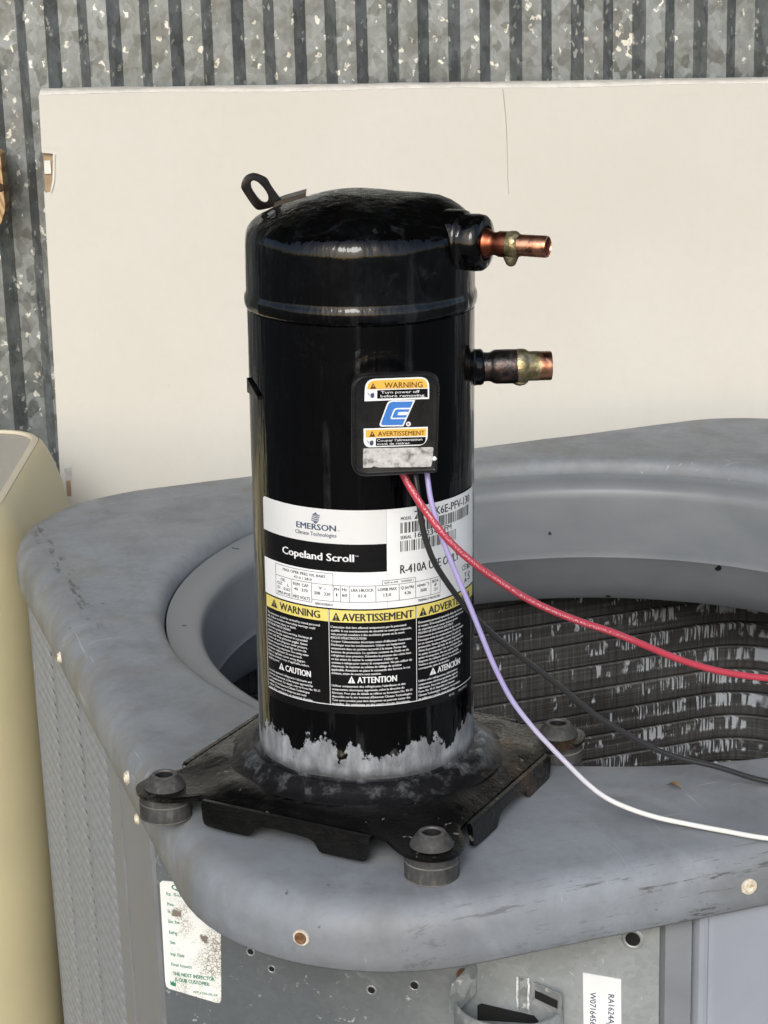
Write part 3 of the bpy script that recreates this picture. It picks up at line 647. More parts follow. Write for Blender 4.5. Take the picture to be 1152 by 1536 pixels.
lettering([('RA1624AJ1NA', 0.0977, 0.1305, 0.0, 0.0037, 0.008)], vert(0.3022), MAT['ink_blue'], panel)
lettering([('W071645673', 0.0980, 0.1265, 0.0, 0.0037, 0.008)], vert(0.2905), MAT['ink_blue'], panel)
def disc(mb, x, z, y, r, d, n=18):                                # a short domed cylinder standing out of the panel
    mb.revolve([(0.0, d), (r * 0.7, d * 0.95), (r, d * 0.55), (r, 0.0)], n, Matrix.Translation((x, y, z)) @ Matrix.Rotation(R_(90), 4, 'X'))
for x, z, r in ((0.0601, -0.104, 0.0021), (0.0746, -0.1147, 0.0019), (0.1443, -0.1198, 0.0024), (0.174, -0.1118, 0.0026), (0.3173, -0.0572, 0.0047)):
    hb = MB(); disc(hb, x, z, -0.0001, r, 0.0004); ho = hb.build('screw_hole', MAT['blackhole'], panel)
    hb = MB(); hb.revolve([(r, 0.0002), (r * 1.15, 0.0007), (r * 1.45, 0.0005), (r * 1.55, 0.0)], 20, Matrix.Translation((x, -0.0001, z)) @ Matrix.Rotation(R_(90), 4, 'X')); hb.build('hole_rim', MAT['steel'], panel, True)
# strap bracket bolted to the control panel
def arcstrap(r, z0, z1, t, a0, a1, cx, n=24):
    mb = MB(); rg = []
    for zz, rr in ((z0, r), (z1, r), (z1, r - t), (z0, r - t), (z0, r)):
        rg.append([(cx + rr * math.cos(R_(a0 + (a1 - a0) * k / n)), -0.001 - rr * 0.92 * math.sin(R_(a0 + (a1 - a0) * k / n)), zz) for k in range(n + 1)])
    mb.rings(rg, close=False); return mb
brk = arcstrap(0.0358, -0.20, -0.1115, 0.0016, 2, 178, 0.2378).build('strap_bracket', MAT['steel'], panel, True, 30)
m = MB(); m.prism([(0.2015, -0.113), (0.2035, -0.0985), (0.2145, -0.0865), (0.2168, -0.0925), (0.2158, -0.1105), (0.2062, -0.1195), (0.2018, -0.1185)], lambda a, b, d: (a, -0.0018 - (0.2165 - a) * 0.9 - d, b), 0.0015); m.build('bracket_tab', MAT['steel'], panel)
m = MB(); m.prism([(0.2535, -0.0955), (0.2738, -0.0985), (0.2738, -0.1125), (0.262, -0.125), (0.2535, -0.118)], lambda a, b, d: (a, -0.0035 - (a - 0.2535) * 0.25 - d, b), 0.0012); m.build('bracket_tab', MAT['steel'], panel)
m = MB(); m.prism([(0.2558, -0.0999), (0.2715, -0.1028), (0.2712, -0.1085), (0.2556, -0.1056)], lambda a, b, d: (a, -0.0046 - (a - 0.2535) * 0.25 - d, b), 0.0004); m.build('slot', MAT['blackhole'], panel)
m = MB(); m.prism([(0.2165, -0.1195), (0.219, -0.1178), (0.254, -0.1212), (0.2575, -0.126), (0.2165, -0.130)], lambda a, b, d: (a, -0.0012 - d, b), 0.001); m.build('slot', MAT['blackhole'], panel)
for sx in (0.2432, 0.2505):
    m = MB(); pth = [Vector((sx + 0.0008 * mnoise.noise((k * 1.7, sx * 99, 0)), -0.0012, -0.094 - k * 0.0026)) for k in range(10)]
    wo_ = tube_mesh('weld_bead', pth, 0.00085, MAT['weld'], panel, 8)
m = MB(); m.box(0.2445, 0.2495, -0.0006, 0.001, -0.12, -0.094); m.build('bracket_tongue', MAT['steel'], panel)
hb = MB(); disc(hb, 0.2072, -0.0975, -0.001, 0.0036, 0.0045); hb.build('bolt', MAT['rust'], panel, True, 40)

# front post and front panel
m = MB(); m.box(-0.1670, -0.1490, -0.4690, -0.45, -0.765, -0.03); m.build('front_post', MAT['post'], unit)
m = MB(); fr_ = [(-0.1470, -0.4600), (-0.1467, -0.4690), (-0.1455, -0.4725), (-0.1433, -0.4742), (-0.1407, -0.4742), (-0.1395, -0.4735), (-0.1380, -0.4742), (-0.1355, -0.4748), (0.36, -0.4748), (0.40, -0.466)]
m.rings([[(px, py, h) for px, py in fr_] for h in (-0.03, -0.3, -0.765)], close=False); m.build('front_panel', MAT['front'], unit, True, 25)

# screws on the cover
def screw(pos, nrm, r, matn, halo=None):
    q = Vector(nrm).to_track_quat('Z', 'Y').to_matrix().to_4x4(); fr = Matrix.Translation(pos) @ q
    mb = MB(); mb.revolve([(0.0, 0.0012), (r * 0.5, 0.0013), (r * 0.62, 0.0020), (r * 0.92, 0.0019), (r, 0.0012), (r * 1.02, -0.002)], 18, fr)
    o = mb.build('screw', MAT[matn], unit, True, 45)
    if halo:
        mb = MB(); n = 22; rg = [[fr @ Vector((rr * (1 + 0.18 * mnoise.noise((3 * math.cos(2 * math.pi * k / n), 3 * math.sin(2 * math.pi * k / n), rr * 999))) * math.cos(2 * math.pi * k / n), rr * math.sin(2 * math.pi * k / n), zz)) for k in range(n)] for rr, zz in ((r * 0.9, 0.0006), (r * halo, 0.0006), (r * halo * 1.02, -0.001))]
        mb.rings(rg); mb.build('corrosion_ring', MAT['halo'], unit, True, 40)
th = R_(48)
screw((ox0 + orad * (1 - math.cos(th)), oy0 + orad * (1 - math.sin(th)), -0.0225), (-math.cos(th), -math.sin(th), 0), 0.0037, 'rust', 1.35)
screw((-0.1181, -0.4832, -0.0250), (0, -1, 0.05), 0.0036, 'pale_screw', 1.4)
screw((-0.4408, 0.079, -0.030), (-1, 0, 0.05), 0.0038, 'pale_screw', 1.3)
screw((-0.4408, -0.184, -0.0235), (-1, 0, 0.05), 0.0038, 'pale_screw', 1.3)
screw((-0.4366, -0.19, -0.053), (-1, 0, 0), 0.0034, 'pale_screw', 1.2)

# a curled dry leaf on the cover
lf = MB(); lp = []
for i in range(7):
    t = i / 6; wv = 0.0026 * math.sin(math.pi * min(1, t * 1.05)) + 0.0002
    lp.append([(0.0105 * t, s * wv, 0.0012 + 0.0022 * abs(s) * math.sin(math.pi * t) + 0.0015 * t * (1 - t) * 3 + (0.0006 if s == 0 else 0)) for s in (-1, -0.5, 0, 0.5, 1)])
lf.rings(lp, close=False); lo_ = lf.build('dry_leaf', plain('dry_leaf_brown', (0.16, 0.11, 0.06), 0.8, mott=0.4, scale=500), None, True)
lo_.location = (0.1945, -0.0215, 0.0072); lo_.rotation_euler = (0, 0, R_(-38)); tag(lo_, 'tiny curled brown dry leaf on the cover rim in front of the opening', 'leaf')

# ================================================================== COMPRESSOR
comp = thing('compressor', 'glossy black cylindrical compressor with copper stubs and printed labels, standing on the condenser cover', 'compressor', Matrix())
RS = 0.07
def shell_disp(p):
    r = math.hypot(p.x, p.y); a = math.atan2(p.x, -p.y)
    d = 0.0
    # two pressed weld dimples near the foot
    for s0, z0 in ((-0.0164, 0.0502), (0.0179, 0.0500)):
        q = math.hypot(a * RS - s0, p.z - z0); d += 0.0021 * max(0, 1 - (q / 0.0058) ** 2) if q < 0.0058 else 0
    # raised ring of the terminal fence behind the plastic cover
    q = math.hypot(a * RS - 0.0115, (p.z - 0.2795)); d += 0.0006 * math.exp(-((q - 0.0245) / 0.0028) ** 2)
    d += 0.00025 * mnoise.noise((p.x * 40, p.y * 40, p.z * 22))
    k = (r + d) / r; return Vector((p.x * k, p.y * k, p.z))
prof = [(RS, 0.0335)] + [(RS, 0.036 + (0.3175 - 0.036) * k / 110) for k in range(111)] + [(RS, 0.3205), (0.06995, 0.3222), (0.0690, 0.3232)]
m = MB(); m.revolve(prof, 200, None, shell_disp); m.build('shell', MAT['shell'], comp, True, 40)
ba = R_(-25); bdir = Vector((0.906, -0.423, 0))
def cap_disp(p):
    r = math.hypot(p.x, p.y); z = p.z
    if z > 0.352:
        # the cap is stamped higher on the side of the discharge boss
        hgt = max(0.0, min(1.0, (z - 0.354) / 0.012))
        dd = math.hypot(p.x - 0.053, (p.y + 0.010) * 0.8); z += 0.0072 * math.exp(-(dd / 0.021) ** 2) * hgt
        z += 0.0007 * mnoise.noise((p.x * 28, p.y * 28, 1.0)) * hgt
        z -= 0.0016 * max(0.0, min(1.0, (-p.y - 0.02) / 0.05)) * hgt
    k = 1 + 0.00035 / max(r, 1e-3) * mnoise.noise((p.x * 45, p.y * 45, p.z * 45)) * (1 if r > 0.06 else 0)
    return Vector((p.x * k, p.y * k, z))
prof = [(0.0692, 0.3230), (0.0705, 0.3236), (0.0713, 0.3252), (0.0717, 0.3278), (0.0716, 0.3304), (0.0710, 0.3322), (0.07035, 0.3334), (0.0703, 0.3350)]
prof += [(0.0703, 0.3372 + 0.0215 * k / 6) for k in range(0, 7)]
prof += [(0.0703, 0.3615), (0.07025, 0.3640), (0.0700, 0.3668), (0.0693, 0.3695), (0.0681, 0.3719), (0.0664, 0.3741), (0.0640, 0.3761), (0.0605, 0.3783), (0.0555, 0.3808), (0.0485, 0.3838), (0.0385, 0.3873), (0.0285, 0.3901), (0.0185, 0.3920), (0.0090, 0.3931), (0.0001, 0.3934)]
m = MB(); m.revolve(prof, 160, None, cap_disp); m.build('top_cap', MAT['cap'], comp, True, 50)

# small lug on the left side of the shell
m = MB(); a0 = R_(-68); fr = lambda a, b, d: ((RS + d) * math.sin(a0 + a / RS), -(RS + d) * math.cos(a0 + a / RS), b)
m.prism([(-0.012, 0.281), (-0.002, 0.2785), (0.008, 0.2735), (0.0085, 0.2715), (-0.012, 0.2720)], lambda a, b, d: fr(a, b, 0.0022 + d), 0.003); m.build('side_lug', MAT['cap'], comp)

# oxidised collar and base plate
m = MB(); m.revolve([(0.0699, 0.0372), (0.0708, 0.0352), (0.0722, 0.0346), (0.0738, 0.0358), (0.0755, 0.0362), (0.0778, 0.0350), (0.0805, 0.0325), (0.0835, 0.0298), (0.0870, 0.0280), (0.0900, 0.0274)], 144, None,
    lambda p: p * (1 + 0.004 * mnoise.noise((p.x * 60, p.y * 60, p.z * 40)))); m.build('foot_collar', MAT['collar'], comp, True)
PSI = R_(-28.56); RP = Matrix.Rotation(PSI, 4, 'Z')
ff = 0.09525
side_pts = [(-0.0918, -0.1138), (-0.083, -0.1120), (-0.074, -0.1055), (-0.067, -0.1003), (-0.0600, -0.1004), (-0.03, -0.1006), (0.0, -0.1006), (0.03, -0.1006), (0.0600, -0.1004), (0.067, -0.1003), (0.074, -0.1055), (0.083, -0.1120), (0.0918, -0.1138)]
ear = [(ff + 0.0186 * math.cos(R_(t)), -ff + 0.0186 * math.sin(R_(t))) for t in range(-84, 0, 14)]
outl = []
for k in range(4):
    Rk = Matrix.Rotation(R_(90 * k), 2)
    for p in side_pts + ear: q = Rk @ Vector(p); outl.append((q.x, q.y))
NO = 320
def ray_out(a):
    d = Vector((math.cos(a), math.sin(a))); best = 0
    for i in range(len(outl)):
        p = Vector(outl[i]); q = Vector(outl[(i + 1) % len(outl)]); e = q - p; den = d.x * e.y - d.y * e.x
        if abs(den) < 1e-12: continue
        t = (p.x * e.y - p.y * e.x) / den; u = (p.x * d.y - p.y * d.x) / den
        if t > 0 and -1e-9 <= u <= 1 + 1e-9: best = max(best, t)
    return best
angs2 = [2 * math.pi * k / NO for k in range(NO)]; ro2 = [ray_out(a) for a in angs2]
def plate_z(px, py):
    r = math.hypot(px, py); u = max(abs(px), abs(py))
    z = 0.0278
    s = max(0, min(1, (u - 0.082) / 0.020)); z -= 0.0058 * s * s * (3 - 2 * s)
    c = math.hypot(abs(px) - ff, abs(py) - ff); s = max(0, min(1, (0.046 - c) / 0.026)); z -= (z - 0.0203) * s * s * (3 - 2 * s)
    z += 0.0011 * max(0, 1 - abs(u - 0.0925) / 0.004) * (1 if c > 0.045 else 0)
    return z + 0.0003 * mnoise.noise((px * 60, py * 60, 3))
top = []; bot = []
for t in (0, 0.2, 0.4, 0.55, 0.7, 0.8, 0.9, 0.96, 1.0):
    a_, b_ = [], []
    for a, ro in zip(angs2, ro2):
        R = 0.0845 + (ro - 0.0845) * t; px, py = R * math.cos(a), R * math.sin(a); z = plate_z(px, py)
        edge = 0.0007 * max(0, (t - 0.9) * 10); a_.append(RP @ Vector((px, py, z - edge))); b_.append(RP @ Vector((px, py, z - 0.0032 + edge * 0.3)))
    top.append(a_); bot.append(b_)
m = MB(); m.rings(top + bot[::-1])
for k in range(4):                                                # folded-down flange with two tabs on every side
    Rk = RP @ Matrix.Rotation(R_(90 * k), 4, 'Z')
    lo = [(-0.0610, 0.0185), (-0.0603, 0.0090), (-0.0592, 0.0060), (-0.0565, 0.0047), (-0.0420, 0.0040), (-0.0275, 0.0043), (-0.0250, 0.0052), (-0.0232, 0.0080), (-0.0212, 0.0108), (-0.0165, 0.0126), (-0.0060, 0.0130), (0.0070, 0.0126), (0.0160, 0.0120), (0.0200, 0.0104), (0.0218, 0.0078), (0.0235, 0.0050), (0.0262, 0.0041), (0.0400, 0.0043), (0.0540, 0.0047), (0.0566, 0.0060), (0.0576, 0.0090), (0.0585, 0.0185)]
    up_ = [(0.0585, 0.0212), (-0.0610, 0.0212)]
    m.prism(lo + up_, lambda a, b, d: Rk @ Vector((a, -0.1032 + 0.12 * (0.0205 - b) * 0 - d - (0.0012 if b > 0.02 else 0) * -1, b)), -0.0028)
base = m.build('base_plate', MAT['base'], comp, True, 35)

# four grommets
gm = None
for k in range(4):
    a = R_(196.44 + 90 * k); P = Vector((0.1347 * math.cos(a), 0.1347 * math.sin(a), 0))
    if gm is None:
        m = MB(); m.revolve([(0.0, 0.0), (0.0158, 0.0), (0.0165, 0.0006), (0.0166, 0.0108), (0.0163, 0.0116), (0.0163, 0.0164), (0.0110, 0.0165), (0.0110, 0.0203), (0.0134, 0.0205), (0.0131, 0.0216), (0.0117, 0.0238), (0.0102, 0.0260), (0.0090, 0.0275), (0.0080, 0.0281)], 40)
        gm = o = m.build('mounting_grommet', MAT['rubber'], comp, True, 40)
        m = MB(); m.revolve([(0.0081, 0.0280), (0.0082, 0.0286), (0.0074, 0.0290), (0.0061, 0.0288), (0.0056, 0.0280), (0.0056, 0.004)], 32); sv = m.build('sleeve', MAT['sleeve'], o, True, 40)
        m = MB(); m.revolve([(0.0, 0.0045), (0.0052, 0.0045), (0.0055, 0.0279)], 24); bo = m.build('bore', MAT['blackhole'], o)
        m = MB(); m.revolve([(0.01655, 0.0107), (0.01685, 0.0111), (0.01650, 0.0117)], 40); s1 = m.build('rim', MAT['rubber_rim'], o, True)
        m = MB(); m.revolve([(0.0160, 0.0002), (0.01675, 0.0006), (0.01660, 0.0013)], 40); s2 = m.build('rim', MAT['rubber_rim'], o, True)
        kids = (sv, bo, s1, s2)
    else:
        o = gm.copy(); COL.objects.link(o); o.parent = comp
        for q in kids:
            c = q.copy(); COL.objects.link(c); c.parent = o
    o.location = P; o.rotation_euler = (0, 0, a)

# lifting eye
def resample(loop, n):
    P = [Vector(p) for p in loop] ; L = [(P[(i + 1) % len(P)] - P[i]).length for i in range(len(P))]; T = sum(L); out = []; i = 0; acc = 0
    for k in range(n):
        d = T * k / n
        while acc + L[i] < d: acc += L[i]; i += 1
        out.append(P[i] + (P[(i + 1) % len(P)] - P[i]) * ((d - acc) / L[i]))
    return out
eo = [(-71.7, 395.5), (-71.1, 398.4), (-68.8, 401.1), (-65.8, 402.3), (-62.9, 402.0), (-59.5, 400.5), (-56.3, 398.3), (-54.2, 394.3), (-51.8, 390.3), (-49.0, 386.3), (-47.5, 385.2), (-47.2, 383.6), (-53.1, 380.9), (-60.0, 379.8), (-63.0, 380.3), (-65.4, 383.1), (-68.5, 388.1), (-71.5, 393.5)]
eh = [(-66.0, 396.4), (-65.0, 397.9), (-63.0, 397.6), (-60.6, 395.6), (-57.7, 391.9), (-55.9, 387.9), (-56.2, 384.9), (-57.9, 384.0), (-60.4, 385.2), (-63.3, 389.0), (-65.6, 393.4)]
co = catmull([(x, z, 0) for x, z in eo] + [(eo[0][0], eo[0][1], 0)], 4)[:-1]; ch = catmull([(x, z, 0) for x, z in eh] + [(eh[0][0], eh[0][1], 0)], 4)[:-1]
A = resample(co, 64); Bh = resample(ch, 64)
def eye_y(x): return 0.012 + (x + 0.0605) * 0.55                  # the plate is turned a little
m = MB(); ly = lambda p, d, s=0.0: (p.x * mm, eye_y(p.x * mm) + d, p.y * mm)
cen = Vector((-61, 391, 0)); bev = lambda L, k: [q + (cen - q).normalized() * k for q in L]
m.rings([[ly(q, 0) for q in bev(Bh, -0.5)], [ly(q, 0) for q in bev(A, 0.7)], [ly(q, 0.0006) for q in A], [ly(q, 0.0040) for q in A], [ly(q, 0.0046) for q in bev(A, 0.7)], [ly(q, 0.0046) for q in bev(Bh, -0.5)], [ly(q, 0.0040) for q in Bh], [ly(q, 0.0006) for q in Bh], [ly(q, 0) for q in bev(Bh, -0.5)]])
eyeo = m.build('lifting_eye', MAT['eye'], comp, True, 50)
m = MB(); m.prism([(-0.0535, 0.3795), (-0.0475, 0.3805), (-0.0330, 0.3862), (-0.0326, 0.3897), (-0.0470, 0.3858), (-0.052, 0.3838)], lambda a, b, d: (a, eye_y(-0.0475) - 0.004 - d, b), 0.018); m.build('foot_strap', MAT['eye'], eyeo)

# discharge stub
def along(o, d):
    return Matrix.Translation(o) @ Vector(d).to_track_quat('Z', 'Y').to_matrix().to_4x4()
FD = along((0, 0, 0.3652), bdir)
m = MB(); m.revolve([(0.0192, 0.050), (0.0192, 0.0668), (0.0186, 0.0688), (0.0172, 0.0697), (0.0169, 0.0720), (0.0171, 0.0775), (0.0165, 0.0808), (0.0148, 0.0826), (0.0105, 0.0830), (0.0092, 0.0815), (0.0088, 0.078)], 64, FD, lambda p: p * (1 + 0.006 * mnoise.noise((p.x * 90, p.y * 90, p.z * 60))))
boss = m.build('discharge_boss', MAT['cap'], comp, True, 50)
m = MB(); m.revolve([(0.0090, 0.0790), (0.0092, 0.0822), (0.0086, 0.0842), (0.0072, 0.0862), (0.0068, 0.0880), (0.0070, 0.0896), (0.0077, 0.0912), (0.0078, 0.0990)], 40, FD); ds = m.build('discharge_tube', MAT['copper_red'], comp, True, 50)
def lump(p): return p * (1 + 0.012 * mnoise.noise((p.x * 260, p.y * 260, p.z * 200)))
m = MB(); m.revolve([(0.0078, 0.0968), (0.0082, 0.0985), (0.0082, 0.1010), (0.0076, 0.1028), (0.0066, 0.1040)], 40, FD, lump)
m.build('braze_ring', MAT['braze'], ds, True)
m = MB(); dp = Vector((0, 0, 0.3652)) + bdir * 0.0985 + Vector((0, 0, -0.0088)); m.revolve([(0.0, 0.0060), (0.0050, 0.0036), (0.0046, 0.0012), (0.0037, -0.0010), (0.0030, -0.0026), (0.0018, -0.0038), (0.0, -0.0043)], 20, Matrix.Translation(dp) @ Matrix.Diagonal((1, 1, 1, 1))); m.build('braze_drop', MAT['braze'], ds, True)
m = MB(); m.revolve([(0.0064, 0.1030), (0.0065, 0.1200), (0.0062, 0.1215), (0.0056, 0.1218), (0.0053, 0.1210)], 40, FD); m.build('tube_end', MAT['copper'], ds, True, 40)
m = MB(); m.revolve([(0.0, 0.1080), (0.0052, 0.1080), (0.0053, 0.1209)], 32, FD); m.build('bore', MAT['bore'], ds, True, 30)
# suction stub
FS = along((0, 0, 0.2820), (1, 0.03, 0))
m = MB(); m.revolve([(0.0145, 0.066), (0.0138, 0.0692), (0.0118, 0.0700), (0.0113, 0.0712), (0.0113, 0.0738), (0.0106, 0.0752), (0.0092, 0.0760)], 48, FS, lump); m.build('suction_boss', MAT['cap'], comp, True, 50)
m = MB(); m.revolve([(0.0092, 0.0740), (0.0090, 0.0790), (0.0093, 0.0802), (0.0104, 0.0822), (0.0107, 0.0840), (0.0107, 0.0985)], 48, FS, lambda p: p * (1 + 0.006 * mnoise.noise((p.x * 150, p.y * 150, p.z * 120)))); ss = m.build('suction_tube', MAT['copper_black'], comp, True, 50)
m = MB(); m.revolve([(0.0107, 0.0962), (0.0110, 0.0985), (0.0109, 0.1010), (0.0100, 0.1028), (0.0093, 0.1040), (0.00925, 0.1105)], 48, FS, lump); m.build('braze_ring', MAT['braze'], ss, True)
m = MB(); m.revolve([(0.0, 0.0028), (0.0040, 0.0016), (0.0052, 0.0), (0.0036, -0.0014), (0.0, -0.0026)], 20, Matrix.Translation((0.0985, 0.002, 0.2722))); m.build('braze_drop', MAT['braze'], ss, True)
m = MB(); m.revolve([(0.0091, 0.1030), (0.0091, 0.1170), (0.0088, 0.1182), (0.0080, 0.1184), (0.0076, 0.1175), (0.0075, 0.105)], 48, FS); m.build('tube_end', MAT['copper'], ss, True, 40)
m = MB(); m.revolve([(0.0, 0.1060), (0.0076, 0.1060), (0.0076, 0.1172)], 32, FS); m.build('bore', MAT['bore'], ss, True, 30)

# ------------------------------------------------------------------ nameplate wrapped round the shell
K = 0.001
def wrap(R): return lambda s, z, d=0: ((R + d * K) * math.sin(s * K / 0.0703), -(R + d * K) * math.cos(s * K / 0.0703), z * K)
def patch(mb, s0, s1, z0, z1, R, rc=0.0, corners=''):
    n = max(1, int(abs(s1 - s0) / 2.0)); ss_ = [s0 + (s1 - s0) * k / n for k in range(n + 1)]
    if rc: ss_ = sorted(set(ss_ + [s0 + rc * t for t in (0.1, 0.3, 0.6, 1)] + [s1 - rc * t for t in (0.1, 0.3, 0.6, 1)]))
    f = wrap(R); lo, hi = [], []
    for s in ss_:
        a = b = 0.0
        if rc:
            for key, d, top_ in (('a', s - s0, 1), ('b', s1 - s, 1), ('c', s - s0, 0), ('d', s1 - s, 0)):
                if key in corners and d < rc:
                    c = rc - math.sqrt(max(0, rc * rc - (rc - d) ** 2))
                    if top_: b = max(b, c)
                    else: a = max(a, c)
        lo.append(f(s, z0 + a)); hi.append(f(s, z1 - b))
    mb.rings([lo, hi], close=False)
R0, R1, R2, R3 = 0.07060, 0.07072, 0.07084, 0.07096
m = MB(); patch(m, -74.6, 91.2, 80.5, 211.6, R0, 3.0, 'abcd'); npl = m.build('nameplate', MAT['lab_black'], comp, True)
def lab(name, mat, items, R, smooth=True):
    mb = MB()
    for it in items: patch(mb, it[0], it[1], it[2], it[3], R, *(it[4:] if len(it) > 4 else ()))
    return mb.build(name, MAT[mat], npl, smooth)
lab('silver_field', 'lab_silver', [(-74.4, 13.6, 190.0, 211.4, 3.0, 'a')], R1)
lab('white_field', 'lab_white', [(13.7, 91.0, 149.0, 211.4, 3.0, 'b'), (-74.4, 13.6, 149.0, 172.4)], R1)
lab('yellow_band', 'lab_yellow', [(-73.4, -22.6, 140.2, 148.0), (-21.7, 31.8, 140.2, 148.0), (32.7, 90.0, 140.2, 148.0)], R1)
lab('frame_line', 'ink_fine', [(-74.0, -73.6, 87.0, 140), (-22.4, -22.0, 86.3, 148), (32.1, 32.5, 86.3, 148), (87.0, 87.4, 87.0, 140), (-73.6, 87.2, 85.9, 86.4)], R2)
F2, F3 = wrap(R2), wrap(R3)
lettering([('EMERSON', -43.0, -16.8, 197.8, 3.7, 0.025), ('™', -15.9, -14.4, 197.6, 1.0, 0.0)], F2, MAT['ink_blue'], npl)
lettering([('Climate Technologies', -43.9, -16.5, 194.0, 2.4, 0.012)], F2, MAT['ink_blue'], npl)
lettering([('Copeland Scroll', -54.8, -6.2, 179.0, 4.6, 0.022), ('™', -5.4, -3.4, 182.0, 1.0, 0.0)], F2, MAT['ink_white'], npl)
m = MB()
for k in range(4):
    zc = 203.0 + 1.15 * k; x_ = -29.9 + 0.25 * k
    m.add([F2(x_ - 2.6, zc + 0.5), F2(x_ - 0.2, zc - 0.15), F2(x_ + 2.4, zc + 0.45), F2(x_ + 2.4, zc + 1.1), F2(x_ - 0.2, zc + 0.5), F2(x_ - 2.6, zc + 1.15)], [(0, 1, 4, 5), (1, 2, 3, 4)])
for z0, z1 in ((201.6, 202.9), (207.4, 208.9)):
    m.add([F2(-29.6, z0 if z0 < 205 else z1), F2(-27.9, z1 if z0 < 205 else z0), F2(-31.3, z1 if z0 < 205 else z0)], [(0, 1, 2)])
m.build('diamond_emblem', MAT['ink_blue'], npl)
lettering([('MODEL', 22.6, 29.5, 203.8, 2.0, 0.014), ('SERIAL', 22.2, 29.4, 191.9, 2.0, 0.014)], F2, MAT['ink'], npl)
lettering([('ZP31K6E-PFV-130', 31.4, 82.7, 203.6, 4.9, 0.012)], F2, MAT['ink'], npl)
lettering([('16B23486FM', 31.6, 60.3, 191.8, 3.3, 0.012)], F2, MAT['ink'], npl)
lettering([('R-410A USE ONLY', 22.0, 68.2, 170.2, 5.3, 0.014)], F2, MAT['ink'], npl)
def barcode(x0, x1, z0, z1, seed):
    rnd = random.Random(seed); mb = MB(); x = x0
    while x < x1 - 1:
        wd = rnd.choice((0.35, 0.35, 0.7, 1.0)); patch(mb, x, x + wd, z0, z1, R2); x += wd + rnd.choice((0.35, 0.35, 0.7, 1.0))
    return mb.build('barcode', MAT['ink'], npl)
barcode(22.2, 81.9, 195.6, 202.3, 3); barcode(22.1, 65.9, 184.0, 190.8, 5)
lettering([('CE', 72.2, 77.5, 161.2, 3.4, 0.0), ('RU', 79.0, 84.0, 160.5, 3.4, 0.02), ('T', 75.5, 78.5, 156.5, 2.4, 0.03), ('A', 75.2, 78.9, 152.6, 2.8, 0.03), ('S', 80.5, 84.0, 153.0, 5.0, 0.01)], F2, MAT['ink'], npl)
ln = 0.28; ct, cb_, hd = 163.6, 151.2, 170.9
lab('table_line', 'ink', [(-62, -19, hd, hd + ln), (-62, 50, ct, ct + ln), (-33.3, 50, cb_ + 2.0, cb_ + 2.0 + ln), (-62, -33.3, cb_, cb_ + ln), (10.6, 31.8, 166.6, 166.6 + ln)] +
    [(xx, xx + ln, z0, z1) for xx, z0, z1 in ((-62, cb_, hd), (-48, cb_, ct), (-33.3, cb_, ct), (-19.3, cb_ + 2, hd), (-14.7, cb_ + 2, ct), (-9.4, cb_ + 2, ct), (6.6, cb_ + 2, ct), (10.6, ct, 166.6), (21, cb_ + 2, ct), (31.8, cb_ + 2, 166.6), (42.7, cb_ + 2, ct), (50, cb_ + 2, ct))], R2, False)
lettering([('MAX OPER PRES H/L BARS', -55, -24, 167.9, 1.7, 0.016), ('43.0 / 28.0', -46, -33, 165.0, 1.6, 0.016), ('OIL', -57, -53, 160.9, 1.8, 0.016), ('OZ     L', -60.5, -50, 158.2, 1.8, 0.016), ('21   0.62', -60.5, -49.2, 155.4, 1.8, 0.016), ('3MA-POE', -60.5, -49, 152.2, 1.8, 0.016),
           ('RUN  CAP.', -46.5, -35, 160.4, 1.9, 0.016), ('40   370', -46, -36, 157.2, 1.8, 0.016), ('MFD VOLTS', -46.8, -34.4, 152.2, 1.9, 0.016), ('V ~', -28.5, -23.5, 160.2, 1.8, 0.016), ('208 - 230', -31.5, -21, 156.8, 1.9, 0.016), ('PH', -18.5, -15.5, 160.4, 1.8, 0.016), ('1', -17.3, -16.7, 156.8, 1.9, 0.016),
           ('Hz', -13.6, -10.6, 160.4, 1.8, 0.016), ('60', -13.6, -10.6, 156.8, 1.9, 0.016), ('LRA I-BLOCK', -8, 5.4, 160.2, 1.8, 0.016), ('61.6', -3.8, 1.0, 156.6, 1.9, 0.016), ('I-OPER MAX', 8, 19.6, 160.2, 1.8, 0.016), ('13.0', 11.4, 16, 156.6, 1.9, 0.016), ('Q (m³/h)', 22.3, 30.6, 160.2, 1.8, 0.016), ('4.26', 24.5, 28.7, 156.6, 1.9, 0.016),
           ('n(min⁻¹)', 33.2, 41.4, 160.2, 1.8, 0.016), ('3500', 35.2, 39.6, 156.6, 1.9, 0.016), ('BOX', 44, 48.9, 160.8, 1.8, 0.016), ('IP', 45.6, 47.4, 158.2, 1.7, 0.016), ('21', 45.2, 47.8, 155.4, 1.8, 0.016), ('02914-799   W00000 1', 12, 30.6, 164.7, 1.1, 0.016), ('MADE IN MEXICO', -31, -19.5, 150.2, 1.5, 0.016), ('THERMALLY PROTECTED', 33.5, 50, 150.6, 1.5, 0.016)], F2, MAT['ink'], npl, 'fine_print')
def tri(mb, x0, x1, z0, h, f, hole=None):
    xm = (x0 + x1) / 2; mb.add([f(x0, z0), f(x1, z0), f(xm, z0 + h)], [(0, 1, 2)])
